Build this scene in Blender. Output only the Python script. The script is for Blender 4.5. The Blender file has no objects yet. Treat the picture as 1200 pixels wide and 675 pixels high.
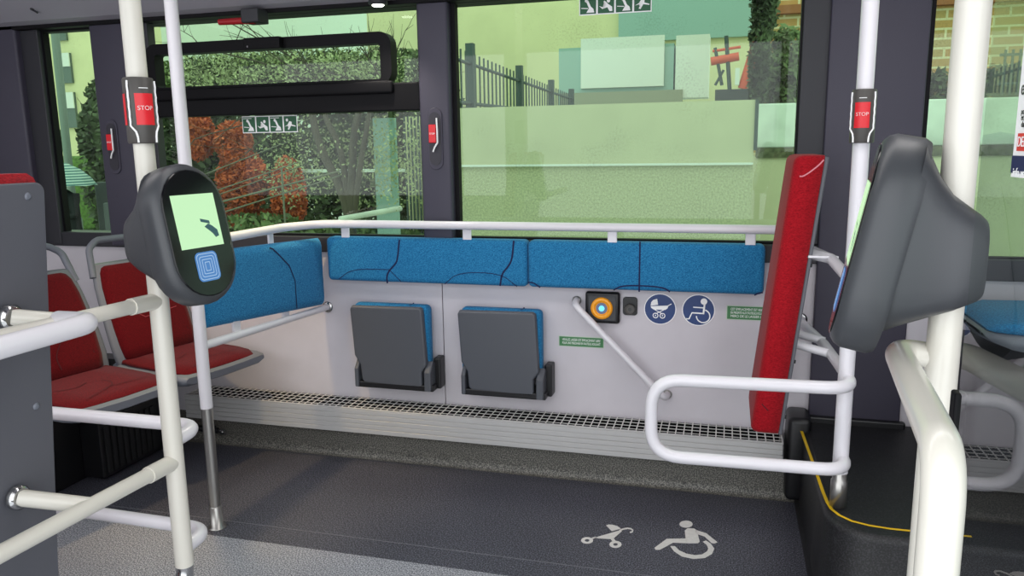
import bpy, bmesh, math, random
from mathutils import Vector, Matrix
random.seed(7)
C = bpy.context.scene.collection
V = Vector
# ------------------------------------------------------------------ camera model (metres; floor z=0, window wall along X at Y=2.95)
F = 909.0
EYE = V((0, 0, 1.30))
yaw, pit, rol = (math.radians(a) for a in (15.525, 10.309, -0.824))
fwd = V((-math.sin(yaw)*math.cos(pit), math.cos(yaw)*math.cos(pit), -math.sin(pit)))
r0 = V((math.cos(yaw), math.sin(yaw), 0)); u0 = r0.cross(fwd)
rgt = math.cos(rol)*r0 + math.sin(rol)*u0
upv = -math.sin(rol)*r0 + math.cos(rol)*u0
cam = bpy.data.objects.new('camera', bpy.data.cameras.new('camera')); C.objects.link(cam)
M3 = Matrix((rgt, upv, -fwd)).transposed()
cam.matrix_world = Matrix.Translation(EYE) @ M3.to_4x4()
cam.data.sensor_width = 36.0; cam.data.lens = F*36.0/1200.0; cam.data.clip_start = 0.02; cam.data.clip_end = 300
bpy.context.scene.camera = cam
def ray(px, py): return rgt*((px-600)/F) + upv*(-(py-337.5)/F) + fwd
def AY(px, py, y): d = ray(px, py); return EYE + d*(y/d.y)
def AZ(px, py, z=0.0): d = ray(px, py); return EYE + d*((z-EYE.z)/d.z)
def AX(px, py, x): d = ray(px, py); return EYE + d*(x/d.x)

# ------------------------------------------------------------------ materials
def srgb(c):
    return tuple(((v/255)/12.92 if v/255 <= .04045 else ((v/255+.055)/1.055)**2.4) for v in c) + (1,)
def mat(name, col, rough=.5, metal=0, var=0, scale=60, bump=0, bscale=None, spec=.5, emit=0, coat=0, stretch=None, col2=None):
    m = bpy.data.materials.new(name); m.use_nodes = True
    nt = m.node_tree; n = nt.nodes; L = nt.links; b = n['Principled BSDF']
    c = srgb(col)
    b.inputs['Base Color'].default_value = c; b.inputs['Roughness'].default_value = rough
    b.inputs['Metallic'].default_value = metal; b.inputs['Specular IOR Level'].default_value = spec
    if coat: b.inputs['Coat Weight'].default_value = coat; b.inputs['Coat Roughness'].default_value = .15
    if emit:
        b.inputs['Emission Color'].default_value = c; b.inputs['Emission Strength'].default_value = emit
    tc = n.new('ShaderNodeTexCoord'); vec = tc.outputs['Object']
    if stretch:
        mp = n.new('ShaderNodeMapping'); mp.inputs['Scale'].default_value = stretch; L.new(vec, mp.inputs[0]); vec = mp.outputs[0]
    if var:
        nz = n.new('ShaderNodeTexNoise'); nz.inputs['Scale'].default_value = scale; nz.inputs['Detail'].default_value = 4
        L.new(vec, nz.inputs[0])
        rp = n.new('ShaderNodeValToRGB'); rp.color_ramp.elements[0].position = .35; rp.color_ramp.elements[1].position = .65
        rp.color_ramp.elements[0].color = tuple(max(0, v*(1-var)) for v in c[:3])+(1,)
        rp.color_ramp.elements[1].color = srgb(col2) if col2 else tuple(min(1, v*(1+var)) for v in c[:3])+(1,)
        L.new(nz.outputs[0], rp.inputs[0]); L.new(rp.outputs[0], b.inputs['Base Color'])
    if bump:
        nb = n.new('ShaderNodeTexNoise'); nb.inputs['Scale'].default_value = bscale or scale; nb.inputs['Detail'].default_value = 3
        L.new(vec, nb.inputs[0])
        bp = n.new('ShaderNodeBump'); bp.inputs['Strength'].default_value = bump; bp.inputs['Distance'].default_value = .003
        L.new(nb.outputs[0], bp.inputs['Height']); L.new(bp.outputs[0], b.inputs['Normal'])
    return m
def speckle(name, base, light, dark, rough, dens=.5, spec=.5, scale=420):
    m = bpy.data.materials.new(name); m.use_nodes = True
    nt = m.node_tree; n = nt.nodes; L = nt.links; b = n['Principled BSDF']
    tc = n.new('ShaderNodeTexCoord')
    nz = n.new('ShaderNodeTexNoise'); nz.inputs['Scale'].default_value = scale; nz.inputs['Detail'].default_value = 2; L.new(tc.outputs['Object'], nz.inputs[0])
    rp = n.new('ShaderNodeValToRGB'); e = rp.color_ramp.elements
    e[0].position = .38; e[0].color = srgb(dark); e[1].position = .64; e[1].color = srgb(light)
    k = e.new(.5); k.color = srgb(base)
    L.new(nz.outputs[0], rp.inputs[0])
    n2 = n.new('ShaderNodeTexNoise'); n2.inputs['Scale'].default_value = 3; n2.inputs['Detail'].default_value = 5; L.new(tc.outputs['Object'], n2.inputs[0])
    mx = n.new('ShaderNodeMix'); mx.data_type = 'RGBA'; mx.blend_type = 'MULTIPLY'; mx.inputs[0].default_value = .35
    L.new(rp.outputs[0], mx.inputs[6]); L.new(n2.outputs[0], mx.inputs[7]); L.new(mx.outputs[2], b.inputs['Base Color'])
    mr = n.new('ShaderNodeMapRange'); mr.inputs[3].default_value = rough-.08; mr.inputs[4].default_value = rough+.1
    L.new(n2.outputs[0], mr.inputs[0]); L.new(mr.outputs[0], b.inputs['Roughness'])
    b.inputs['Specular IOR Level'].default_value = spec
    bp = n.new('ShaderNodeBump'); bp.inputs['Strength'].default_value = .06; bp.inputs['Distance'].default_value = .001
    L.new(nz.outputs[0], bp.inputs['Height']); L.new(bp.outputs[0], b.inputs['Normal'])
    return m
def glass(name, tint, refl=.05, drops=True, dscale=150):
    m = bpy.data.materials.new(name); m.use_nodes = True
    nt = m.node_tree; n = nt.nodes; L = nt.links; n.clear()
    out = n.new('ShaderNodeOutputMaterial'); mx = n.new('ShaderNodeMixShader')
    tr = n.new('ShaderNodeBsdfTransparent'); gl = n.new('ShaderNodeBsdfGlossy'); gl.inputs['Roughness'].default_value = .01
    ge = n.new('ShaderNodeNewGeometry'); dt = n.new('ShaderNodeVectorMath'); dt.operation = 'DOT_PRODUCT'
    L.new(ge.outputs['Incoming'], dt.inputs[0]); L.new(ge.outputs['Normal'], dt.inputs[1])
    def mth(op, a, b=None):
        k = n.new('ShaderNodeMath'); k.operation = op
        for q, v in enumerate((a, b)):
            if v is None: continue
            if isinstance(v, (int, float)): k.inputs[q].default_value = v
            else: L.new(v, k.inputs[q])
        return k.outputs[0]
    inv = mth('SUBTRACT', 1.0, mth('ABSOLUTE', dt.outputs['Value']))
    rf = mth('ADD', mth('MULTIPLY', mth('POWER', inv, 5.0), 1.2), .052+refl)
    L.new(mth('MINIMUM', rf, .95), mx.inputs[0]); L.new(tr.outputs[0], mx.inputs[1]); L.new(gl.outputs[0], mx.inputs[2]); L.new(mx.outputs[0], out.inputs[0])
    tr.inputs[0].default_value = tint + (1,)
    if drops:
        tc = n.new('ShaderNodeTexCoord')
        nz = n.new('ShaderNodeTexNoise'); nz.inputs['Scale'].default_value = dscale; nz.inputs['Detail'].default_value = 2; L.new(tc.outputs['Object'], nz.inputs[0])
        n3 = n.new('ShaderNodeTexNoise'); n3.inputs['Scale'].default_value = 5; n3.inputs['Detail'].default_value = 4; L.new(tc.outputs['Object'], n3.inputs[0])
        mu = n.new('ShaderNodeMath'); mu.operation = 'MULTIPLY'; L.new(nz.outputs[0], mu.inputs[0]); L.new(n3.outputs[0], mu.inputs[1])
        rp = n.new('ShaderNodeValToRGB'); e = rp.color_ramp.elements
        e[0].position = .30; e[0].color = tint+(1,); e[1].position = .46; e[1].color = tuple(v*.80 for v in tint)+(1,)
        L.new(mu.outputs[0], rp.inputs[0]); L.new(rp.outputs[0], tr.inputs[0])
    return m
def emis(name, col, s):
    m = bpy.data.materials.new(name); m.use_nodes = True
    b = m.node_tree.nodes['Principled BSDF']; b.inputs['Base Color'].default_value = tuple(v*.12 for v in srgb(col)[:3])+(1,); b.inputs['Roughness'].default_value = .3
    b.inputs['Emission Color'].default_value = srgb(col); b.inputs['Emission Strength'].default_value = s
    return m
def fabric(name, col, light):
    m = bpy.data.materials.new(name); m.use_nodes = True
    nt = m.node_tree; n = nt.nodes; L = nt.links; b = n['Principled BSDF']; b.inputs['Roughness'].default_value = .9
    b.inputs['Specular IOR Level'].default_value = .15; b.inputs['Sheen Weight'].default_value = .08
    tc = n.new('ShaderNodeTexCoord')
    mp = n.new('ShaderNodeMapping'); mp.inputs['Scale'].default_value = (1, 1, 2.2); L.new(tc.outputs['Object'], mp.inputs[0])
    nz = n.new('ShaderNodeTexNoise'); nz.inputs['Scale'].default_value = 190; nz.inputs['Detail'].default_value = 3; L.new(mp.outputs[0], nz.inputs[0])
    rp = n.new('ShaderNodeValToRGB'); e = rp.color_ramp.elements
    e[0].position = .28; e[0].color = srgb(col); e[1].position = .74; e[1].color = srgb(light)
    L.new(nz.outputs[0], rp.inputs[0]); L.new(rp.outputs[0], b.inputs['Base Color'])
    bp = n.new('ShaderNodeBump'); bp.inputs['Strength'].default_value = .25; bp.inputs['Distance'].default_value = .002
    L.new(nz.outputs[0], bp.inputs['Height']); L.new(bp.outputs[0], b.inputs['Normal'])
    return m
M = dict(
    white=mat('white_enamel', (226, 223, 228), .28, coat=.3),
    cream=mat('cream_enamel', (218, 214, 203), .28, coat=.3),
    chrome=mat('polished_steel', (190, 190, 190), .12, 1),
    steel=mat('brushed_steel', (172, 170, 166), .3, .9),
    panel=mat('light_wall_panel', (206, 201, 207), .5, var=.03, scale=6, bump=.05, bscale=500),
    pillar=mat('slate_plastic', (66, 63, 77), .55, bump=.1, bscale=600),
    frame=mat('dark_frame_plastic', (44, 44, 50), .5),
    gasket=mat('black_rubber', (11, 10, 14), .6, spec=.2),
    black=mat('black_plastic', (18, 18, 21), .4),
    cove=mat('ceiling_cove', (158, 155, 164), .6, bump=.05, bscale=300),
    dfloor=speckle('dark_speckled_vinyl', (66, 67, 77), (132, 132, 144), (30, 30, 38), .40, scale=230),
    lfloor=speckle('light_speckled_vinyl', (154, 156, 164), (220, 221, 227), (92, 94, 102), .38, scale=230),
    plinth=speckle('plinth_vinyl', (104, 102, 96), (150, 147, 138), (66, 65, 62), .5, scale=230),
    podium=speckle('black_ribbed_vinyl', (19, 19, 22), (44, 44, 48), (9, 9, 11), .5, scale=230),
    alu=mat('anodised_aluminium', (196, 195, 194), .42, .25, var=.012, scale=20, stretch=(.2, 8, 60)),
    dshell=mat('grey_seat_shell', (80, 83, 90), .42, bump=.06, bscale=400),
    gshell=mat('mid_grey_shell', (112, 116, 126), .45, bump=.05, bscale=400),
    bshell=mat('backrest_shell_grey', (92, 93, 100), .45, bump=.06, bscale=500),
    blue=fabric('blue_fabric', (8, 80, 130), (60, 150, 200)),
    navy=mat('navy_thread', (10, 18, 70), .8),
    red=fabric('red_fabric', (128, 6, 18), (182, 26, 38)),
    dred=fabric('deep_red_fabric', (72, 2, 9), (108, 8, 18)),
    dline=mat('dark_red_thread', (70, 4, 16), .85),
    pink=mat('pale_pink_thread', (214, 130, 140), .8),
    valid=mat('validator_grey', (62, 64, 68), .4, bump=.05, bscale=700),
    vface=mat('validator_glossy_black', (10, 10, 13), .12, spec=.35),
    screen=emis('lit_green_screen', (202, 246, 194), .93),
    tap=emis('lit_blue_target', (96, 160, 236), .55),
    tapline=emis('lit_pale_lines', (190, 222, 255), .7),
    icon=mat('screen_icon', (58, 96, 100), .5),
    stopred=mat('stop_button_red', (206, 24, 36), .35, emit=.15),
    stophouse=mat('stop_housing_grey', (74, 71, 68), .45),
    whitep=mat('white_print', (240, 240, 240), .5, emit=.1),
    floorwhite=mat('worn_white_floor_print', (222, 219, 214), .6, var=.04, scale=80),
    orange=mat('orange_plastic', (240, 158, 22), .3, emit=.08),
    bluelight=emis('lit_blue_lamp', (90, 190, 255), 2.2),
    navyprint=mat('navy_sign_print', (22, 56, 116), .4),
    greenp=mat('green_sign_print', (64, 128, 76), .45),
    egreen=mat('escape_green', (28, 92, 58), .45),
    yellow=mat('yellow_edge_strip', (234, 190, 22), .5),
    clear=glass('clear_partition_glass', (.80, .86, .83), .02, False),
    tint=glass('green_tinted_window', (.655, .965, .69), -.012),
    lampwhite=emis('lit_spot_lens', (255, 250, 240), 9),
    hammer=mat('red_hammer_plastic', (170, 26, 34), .4),
)
# ------------------------------------------------------------------ mesh kit
class MB:
    def __init__(s): s.bm = bmesh.new(); s.mi = 0
    def _done(s, faces, smooth=False):
        for f in faces: f.material_index = s.mi; f.smooth = smooth
    def m(s, i): s.mi = i; return s
    def box(s, lo, hi, bev=0, seg=2, mx=None, smooth=False):
        lo, hi = V(lo), V(hi)
        t = bmesh.new(); bmesh.ops.create_cube(t, size=1)
        for v in t.verts: v.co = V(((v.co[i]+.5)*(hi[i]-lo[i])+lo[i]) for i in range(3))
        if bev: bmesh.ops.bevel(t, geom=t.edges[:], offset=bev, segments=seg, profile=.5, affect='EDGES', clamp_overlap=True)
        return s.add(t, mx, smooth or (bev > 0 and seg > 2))
    def add(s, t, mx=None, smooth=False):
        mp = {}
        for v in t.verts: mp[v] = s.bm.verts.new(mx @ v.co if mx else v.co)
        fs = []
        for f in t.faces:
            try: fs.append(s.bm.faces.new([mp[v] for v in f.verts]))
            except ValueError: pass
        s._done(fs, smooth); t.free(); return s
    def prism(s, pts, ext, bev=0, seg=2, smooth=False):
        """closed polygon (3D points) extruded along vector ext"""
        t = bmesh.new(); a = [t.verts.new(V(p)) for p in pts]; b = [t.verts.new(V(p)+V(ext)) for p in pts]
        t.faces.new(a[::-1]); t.faces.new(b); n = len(a)
        for i in range(n): t.faces.new((a[i], a[(i+1) % n], b[(i+1) % n], b[i]))
        bmesh.ops.recalc_face_normals(t, faces=t.faces[:])
        if bev:
            es = [e for e in t.edges if any(len(f.verts) == n for f in e.link_faces)]
            bmesh.ops.bevel(t, geom=es, offset=bev, segments=seg, profile=.5, affect='EDGES', clamp_overlap=True)
        return s.add(t, None, smooth)
    def poly(s, pts, tri=True):
        t = bmesh.new(); f = t.faces.new([t.verts.new(V(p)) for p in pts])
        if tri and len(pts) > 4: bmesh.ops.triangulate(t, faces=[f])
        return s.add(t)
    def loft(s, rings, caps=True, smooth=True, closed=True):
        vs = [[s.bm.verts.new(V(p)) for p in r] for r in rings]; n = len(vs[0]); fs = []
        for a, b in zip(vs, vs[1:]):
            for i in range(n if closed else n-1):
                j = (i+1) % n
                try: fs.append(s.bm.faces.new((a[i], a[j], b[j], b[i])))
                except ValueError: pass
        s._done(fs, smooth)
        if caps and closed:
            s._done([s.bm.faces.new([s.bm.verts.new(v.co) for v in vs[0][::-1]]), s.bm.faces.new([s.bm.verts.new(v.co) for v in vs[-1]])], False)
        return s
    def tube(s, path, r, seg=16, fillet=0, caps=True):
        p = [V(q) for q in path]
        if fillet:
            q = [p[0]]
            for i in range(1, len(p)-1):
                a, b, c = p[i-1], p[i], p[i+1]; d1, d2 = (a-b), (c-b); l1, l2 = d1.length, d2.length; d1.normalize(); d2.normalize()
                ang = d1.angle(d2); t = min(fillet/math.tan(ang/2), l1*.49 if i > 1 else l1*.95, l2*.49 if i < len(p)-2 else l2*.95)
                s0, s1 = b+d1*t, b+d2*t
                for k in range(9):
                    u = k/8; q.append(s0*(1-u)**2 + b*2*u*(1-u) + s1*u*u)
            q.append(p[-1]); p = q
        rr = r if isinstance(r, (list, tuple)) else [r]*len(p)
        T = []
        for i in range(len(p)):
            a = p[max(0, i-1)]; b = p[min(len(p)-1, i+1)]; T.append((b-a).normalized())
        ref = V((0, 0, 1)) if abs(T[0].z) < .9 else V((1, 0, 0))
        nrm = (ref - T[0]*ref.dot(T[0])).normalized(); rings = []
        for i, c in enumerate(p):
            nrm = (nrm - T[i]*nrm.dot(T[i])).normalized(); bi = T[i].cross(nrm)
            rings.append([c + (nrm*math.cos(k*2*math.pi/seg) + bi*math.sin(k*2*math.pi/seg))*rr[i] for k in range(seg)])
        return s.loft(rings, caps)
    def lathe(s, prof, o, ax=(0, 0, 1), seg=24, smooth=True):
        """prof: (radius, height) along axis ax from o"""
        ax = V(ax).normalized(); ref = V((0, 0, 1)) if abs(ax.z) < .9 else V((1, 0, 0))
        a = (ref-ax*ref.dot(ax)).normalized(); b = ax.cross(a)
        return s.loft([[V(o)+ax*h+(a*math.cos(k*2*math.pi/seg)+b*math.sin(k*2*math.pi/seg))*max(r, 1e-4) for k in range(seg)] for r, h in prof], True, smooth)
    def ribbon(s, pts, w, nrm):
        """flat line of width w on a surface with normal nrm"""
        p = [V(q) for q in pts]; nrm = V(nrm); L_, R_ = [], []
        for i in range(len(p)):
            t = (p[min(len(p)-1, i+1)]-p[max(0, i-1)]).normalized(); sd = nrm.cross(t).normalized()*w/2
            L_.append(s.bm.verts.new(p[i]+sd)); R_.append(s.bm.verts.new(p[i]-sd))
        fs = [s.bm.faces.new((L_[i], R_[i], R_[i+1], L_[i+1])) for i in range(len(p)-1)]
        s._done(fs); return s
    def build(s, name, mats, root=None, smooth_angle=None):
        me = bpy.data.meshes.new(name)
        off = root_world(root) if root else V((0, 0, 0))
        for v in s.bm.verts: v.co -= off
        bmesh.ops.recalc_face_normals(s.bm, faces=s.bm.faces[:])
        s.bm.to_mesh(me); s.bm.free()
        for k in (mats if isinstance(mats, (list, tuple)) else [mats]): me.materials.append(M[k] if isinstance(k, str) else k)
        o = bpy.data.objects.new(name, me); C.objects.link(o)
        if root: o.parent = root
        return o
def root_world(o):
    p = V((0, 0, 0))
    while o: p += o.location; o = o.parent
    return p
def tag(o, label, cat, group=None, kind=None):
    o['label'] = label; o['category'] = cat
    if group: o['group'] = group
    if kind: o['kind'] = kind
    return o
def thing(name, loc, label, cat, group=None):
    o = bpy.data.objects.new(name, None); C.objects.link(o); o.location = loc; o.empty_display_size = .1
    return tag(o, label, cat, group)
def struct(name, mb, mats, label=None, cat=None):
    o = mb.build(name, mats); o['kind'] = 'structure'
    if label: o['label'] = label; o['category'] = cat or name.split('_')[0]
    return o
def dup(root, loc, rz=0, label=None):
    def rec(o, p):
        c = o.copy(); C.objects.link(c); c.parent = p
        for ch in list(o.children): rec(ch, c)
        return c
    r = rec(root, None); r.location = loc; r.rotation_euler = (0, 0, rz)
    if label: r['label'] = label
    return r
def text(name, body, mx, size, m, root, align='CENTER', sx=1, fit=None):
    cu = bpy.data.curves.new(name, 'FONT'); cu.body = body; cu.size = size; cu.align_x = align; cu.align_y = 'CENTER'; cu.extrude = .0002
    cu.materials.append(M[m]); o = bpy.data.objects.new(name, cu); C.objects.link(o)
    bpy.context.view_layer.update()
    me = bpy.data.meshes.new_from_object(o.evaluated_get(bpy.context.evaluated_depsgraph_get())); bpy.data.objects.remove(o); bpy.data.curves.remove(cu)
    o = bpy.data.objects.new(name, me); C.objects.link(o)
    w = max((v.co.x for v in me.vertices), default=1)-min((v.co.x for v in me.vertices), default=0)
    if fit and w > 0: sx = min(1.15, fit/w)
    for v in me.vertices: v.co.x *= sx
    me.transform(mx); me.transform(Matrix.Translation(-root_world(root))); o.parent = root; return o
def facing(pos, right, up):
    """matrix whose local x is right and local y is up"""
    r, u = V(right).normalized(), V(up).normalized(); n = r.cross(u)
    m = Matrix((r, u, n)).transposed().to_4x4(); m.translation = V(pos); return m
def disc(cx, cy, rx, ry=None, n=28, a0=0, a1=360):
    ry = ry or rx
    k = n if a1-a0 >= 360 else n+1
    return [(cx+rx*math.cos(math.radians(a0+(a1-a0)*i/n)), cy+ry*math.sin(math.radians(a0+(a1-a0)*i/n))) for i in range(k)]
def thick(pts, w):
    """polyline in 2D -> closed outline"""
    L_, R_ = [], []
    for i in range(len(pts)):
        a = V((*pts[max(0, i-1)], 0)); b = V((*pts[min(len(pts)-1, i+1)], 0)); t = (b-a).normalized(); n = V((-t.y, t.x, 0))*w/2
        p = V((*pts[i], 0)); L_.append((p+n)[:2]); R_.append((p-n)[:2])
    return L_ + R_[::-1]
def strip2(mb, pts, w, fn):
    """thick polyline built as quads through mapping fn(u,v)"""
    o = thick(pts, w); n = len(pts)
    for i in range(n-1): mb.poly([fn(*o[i]), fn(*o[i+1]), fn(*o[2*n-2-i]), fn(*o[2*n-1-i])])
def ring2(mb, cx, cy, r1, r0, fn, ry1=None, ry0=None, n=28, a0=0, a1=360):
    for i in range(n):
        a, b = math.radians(a0+(a1-a0)*i/n), math.radians(a0+(a1-a0)*(i+1)/n)
        q = []
        for (ang, ra, rb) in ((a, r1, ry1 or r1), (b, r1, ry1 or r1), (b, r0, ry0 or r0), (a, r0, ry0 or r0)):
            q.append(fn(cx+ra*math.cos(ang), cy+rb*math.sin(ang)))
        mb.poly(q)
WY = 2.95
# ================================================================== THE ROOM
struct('floor', MB().box((-3.7, 2.107, -.03), (2.6, 2.86, 0)), 'dfloor', 'dark speckled vinyl floor of the wheelchair bay', 'floor')
struct('floor_aisle', MB().box((-3.7, .5, -.03), (2.6, 2.107, 0)), 'lfloor', 'light grey speckled vinyl floor in front of the dark bay', 'floor')
struct('trim_1', MB().box((-3.7, 2.210, -.002), (.29, 2.2125, .0007)), mat('floor_seam', (120, 120, 126), .5), 'thin pale seam line across the dark floor', 'trim')
# coved plinth under the heater
pl = MB(); prof = [(2.835, 0.0005), (2.843, .001), (2.85, .004), (2.857, .012), (2.86, .03), (2.862, .14)]
pl.loft([[(x, y, z) for y, z in prof] for x in (-3.7, .30)], False, True, False)
struct('baseboard_back', pl, 'plinth', 'coved dark vinyl skirting under the aluminium heater', 'baseboard')
# wall below windows
struct('wall_back', MB().box((-3.7, WY, 0), (-1.1195, WY+.06, .875)).box((-1.1155, WY, 0), (.60, WY+.06, .875)).box((.60, WY, 0), (2.6, WY+.06, .83)).m(1).box((-3.7, WY+.02, 0), (2.6, WY+.08, .86)), ['panel', 'gasket'], 'pale grey side wall panel below the bus windows', 'wall')
struct('trim_2', MB().box((-3.7, 2.935, .872), (.32, 3.03, .938), .004).box((.62, 2.935, .828), (2.6, 3.03, .902), .004), 'frame', 'dark window sill strip above the pale wall', 'trim')
# pillars
struct('trim_3', MB().box((-1.178, 2.915, .88), (-1.052, 2.984, 1.9), .012, 3), 'pillar', 'slate grey pillar between the opening window and the large window', 'pillar')
struct('trim_4', MB().box((-2.712, 2.915, .88), (-2.47, 2.984, 1.9), .012, 3).m(1).box((-2.50, 2.935, .88), (-2.425, 2.984, 1.9), .004), ['pillar', 'frame'], 'slate grey pillar behind the left validator', 'pillar')
struct('trim_5', MB().box((.318, 2.925, .30), (.625, 2.984, 1.95), .006, 3).m(1).box((.232, 2.945, .94), (.325, 2.984, 1.95), .004), ['pillar', 'frame'], 'wide slate grey pillar behind the right stanchion', 'pillar')
struct('trim_6', MB().box((-3.7, 2.90, .88), (-3.10, 2.984, 1.9), .012, 3).m(1).box((-3.12, 2.93, .88), (-3.005, 2.984, 1.9), .004), ['pillar', 'frame'], 'slate grey pillar at far left edge', 'pillar')
# ceiling: header, cove, ceiling slab, outer shell
hd = MB().box((-3.7, 2.90, 1.845), (2.6, 3.05, 1.90), .004)
struct('trim_7', hd, 'gasket', 'black header rail over the windows', 'trim')
cv = MB(); prof = [(2.915, 1.868), (2.90, 1.862), (2.86, 1.872), (2.40, 2.13), (2.2, 2.20), (.5, 2.22), (.5, 2.30), (3.05, 2.30), (3.05, 1.9)]
cv.loft([[(x, y, z) for y, z in prof] for x in (-3.7, 2.6)], False, False, True)
struct('ceiling', cv, 'cove', 'grey sloped ceiling cove above the windows', 'ceiling')
struct('wall_left', MB().box((-3.76, .5, 0), (-3.7, 3.05, 2.2)), 'panel', 'pale end wall beyond the left seats', 'wall')
struct('wall_right', MB().box((2.6, .5, 0), (2.66, 3.05, 2.2)), 'panel', 'pale end wall beyond the right seat', 'wall')
struct('wall_front', MB().box((-3.7, .44, 0), (-1.45, .5, .95)).box((1.0, .44, 0), (2.6, .5, .95)).box((-3.7, .44, 1.95), (2.6, .5, 2.25)).box((-1.55, .44, 0), (-1.40, .5, 2.0)).box((.95, .44, 0), (1.1, .5, 2.0)), 'panel', 'door side wall of the bus with its open doorway', 'wall')

# windows
def frame_ring(mb, x0, x1, z0, z1, w, y0, y1):
    mb.box((x0, y0, z0), (x0+w, y1, z1)).box((x1-w, y0, z0), (x1, y1, z1)).box((x0+w, y0, z0), (x1-w, y1, z0+w)).box((x0+w, y0, z1-w), (x1-w, y1, z1))
def window(n, x0, x1, z0, z1, lab, w=.018):
    mb = MB(); frame_ring(mb, x0, x1, z0, z1, w, 2.952, 2.984)
    o = struct('window_%d' % n, mb, 'gasket', lab, 'window')
    return o
def pane(win, x0, x1, z0, z1, y=2.98, m='tint'):
    o = MB().poly([(x0, y, z0), (x1, y, z0), (x1, y, z1), (x0, y, z1)]).build('pane', m, win); return o
w0 = window(1, -3.012, -2.705, .885, 1.855, 'narrow side window left of the validator showing a pale building')
pane(w0, -2.995, -2.722, .90, 1.84)
w1 = window(2, -2.445, -1.172, .93, 1.862, 'side window with a black top-opening hopper and dark trees outside')
pane(w1, -2.43, -1.19, .948, 1.845)
mb = MB().box((-2.44, 2.925, 1.447), (-1.178, 2.978, 1.557), .006)
mb.box((-2.43, 2.905, 1.515), (-1.285, 2.93, 1.565), .01, 3)
mb.build('transom', 'gasket', w1)
# hopper sash: rounded frame
def rrect(x0, x1, z0, z1, r, n=6, top_only=False):
    pts = []
    for cx, cz, a in ((x1-r, z1-r, 0), (x0+r, z1-r, 90)):
        pts += [(cx+r*math.cos(math.radians(a+90*k/n)), cz+r*math.sin(math.radians(a+90*k/n))) for k in range(n+1)]
    if top_only: pts += [(x0, z0), (x1, z0)]
    else:
        for cx, cz, a in ((x0+r, z0+r, 180), (x1-r, z0+r, 270)):
            pts += [(cx+r*math.cos(math.radians(a+90*k/n)), cz+r*math.sin(math.radians(a+90*k/n))) for k in range(n+1)]
    return pts
def rring(mb, o, i, y0, y1):
    n = len(o)
    mb.loft([[(x, y0, z) for x, z in i], [(x, y0, z) for x, z in o], [(x, y1, z) for x, z in o], [(x, y1, z) for x, z in i], [(x, y0, z) for x, z in i]], False, False, True)
hs = MB(); rring(hs, rrect(-2.432, -1.288, 1.552, 1.752, .05), rrect(-2.385, -1.335, 1.572, 1.708, .012), 2.915, 2.972)
sash = hs.build('hopper_sash', 'gasket', w1)
hw = AY(287, 42, 2.9); hw2 = AY(330, 57, 2.9)
MB().box((hw.x, 2.885, 1.705), (hw2.x, 2.925, 1.752), .004).m(1).lathe([(.004, 0), (.004, .004)], (hw.x+.02, 2.885, 1.717), (0, -1, 0), 10).build('catch', ['gasket', 'chrome'], sash)
w2 = window(3, -1.05, .243, .93, 1.862, 'large fixed side window above the blue padded rail')
pane(w2, -1.034, .228, .948, 1.845)
w3 = window(4, .625, 2.2, .89, 1.95, 'side window right of the wide pillar, seen through the glass screen')
pane(w3, .64, 2.18, .905, 1.93)

# ================================================================== HEATER
h = thing('convector_heater', (-1.03, 2.87, .135), 'long aluminium convector heater along the wall above the dark floor', 'heater')
HX0, HX1 = -2.29, .224
fm = MB()
for k in range(5):
    z0 = .135+k*.0205; fm.box((HX0, 2.79+(.0004 if k % 2 else 0), z0), (HX1, 2.80, z0+.0195), .0015, 1)
fm.box((HX0, 2.79, .2375), (HX1, 2.80, .2425), .001, 1).box((HX0, 2.80, .135), (HX0+.004, 2.95, .236)).box((HX1-.004, 2.80, .135), (HX1, 2.95, .236)).box((HX0, 2.80, .132), (HX1, 2.95, .138))
fm.build('front_panel', 'alu', h)
g = MB(); nb = 86
for k in range(nb+1):
    x = HX0+(HX1-HX0)*k/nb; g.box((x-.002, 2.80, .2365), (x+.002, 2.948, .2385))
for k in range(4): g.box((HX0, 2.828+k*.034, .2355), (HX1, 2.831+k*.034, .2375))
g.m(1).box((HX0+.004, 2.801, .15), (HX1-.004, 2.947, .155)).box((HX0+.004, 2.943, .15), (HX1-.004, 2.948, .234)).box((HX0+.004, 2.801, .15), (HX1-.004, 2.803, .234))
g.build('grille', [mat('grille_wire', (222, 220, 216), .35, .1), 'gasket'], h)
# ================================================================== BLUE PADS
def curve_pts(pts, n=6):
    out = []
    for i in range(len(pts)-1):
        a, b = V(pts[i]), V(pts[i+1])
        out += [a.lerp(b, k/n) for k in range(n)]
    return out+[V(pts[-1])]
def smooth_path(pts, it=2):
    p = [V(q) for q in pts]
    for _ in range(it):
        q = [p[0]]
        for a, b in zip(p, p[1:]): q += [a.lerp(b, .25), a.lerp(b, .75)]
        p = q+[p[-1]]
    return p
PY = 2.872
xa, xm, xb = AY(382, 300, PY).x, AY(617.5, 300, PY).x, AY(897, 300, PY).x
pz1, pz0 = .9445, .762
def wallpad(x0, x1, label, lines):
    t = thing('hip_rest_pad', ((x0+x1)/2, 2.91, pz0), label, 'padded rest', 'blue padded hip rests')
    c = MB().box((x0, PY, pz0), (x1, 2.945, pz1), .02, 4, smooth=True).m(1)
    for pts, w in lines:
        c.ribbon(smooth_path([AY(x, y, PY-.0008) for x, y in pts]), w, (0, -1, 0))
    c.build('cushion', ['blue', 'navy'], t)
    return t
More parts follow.
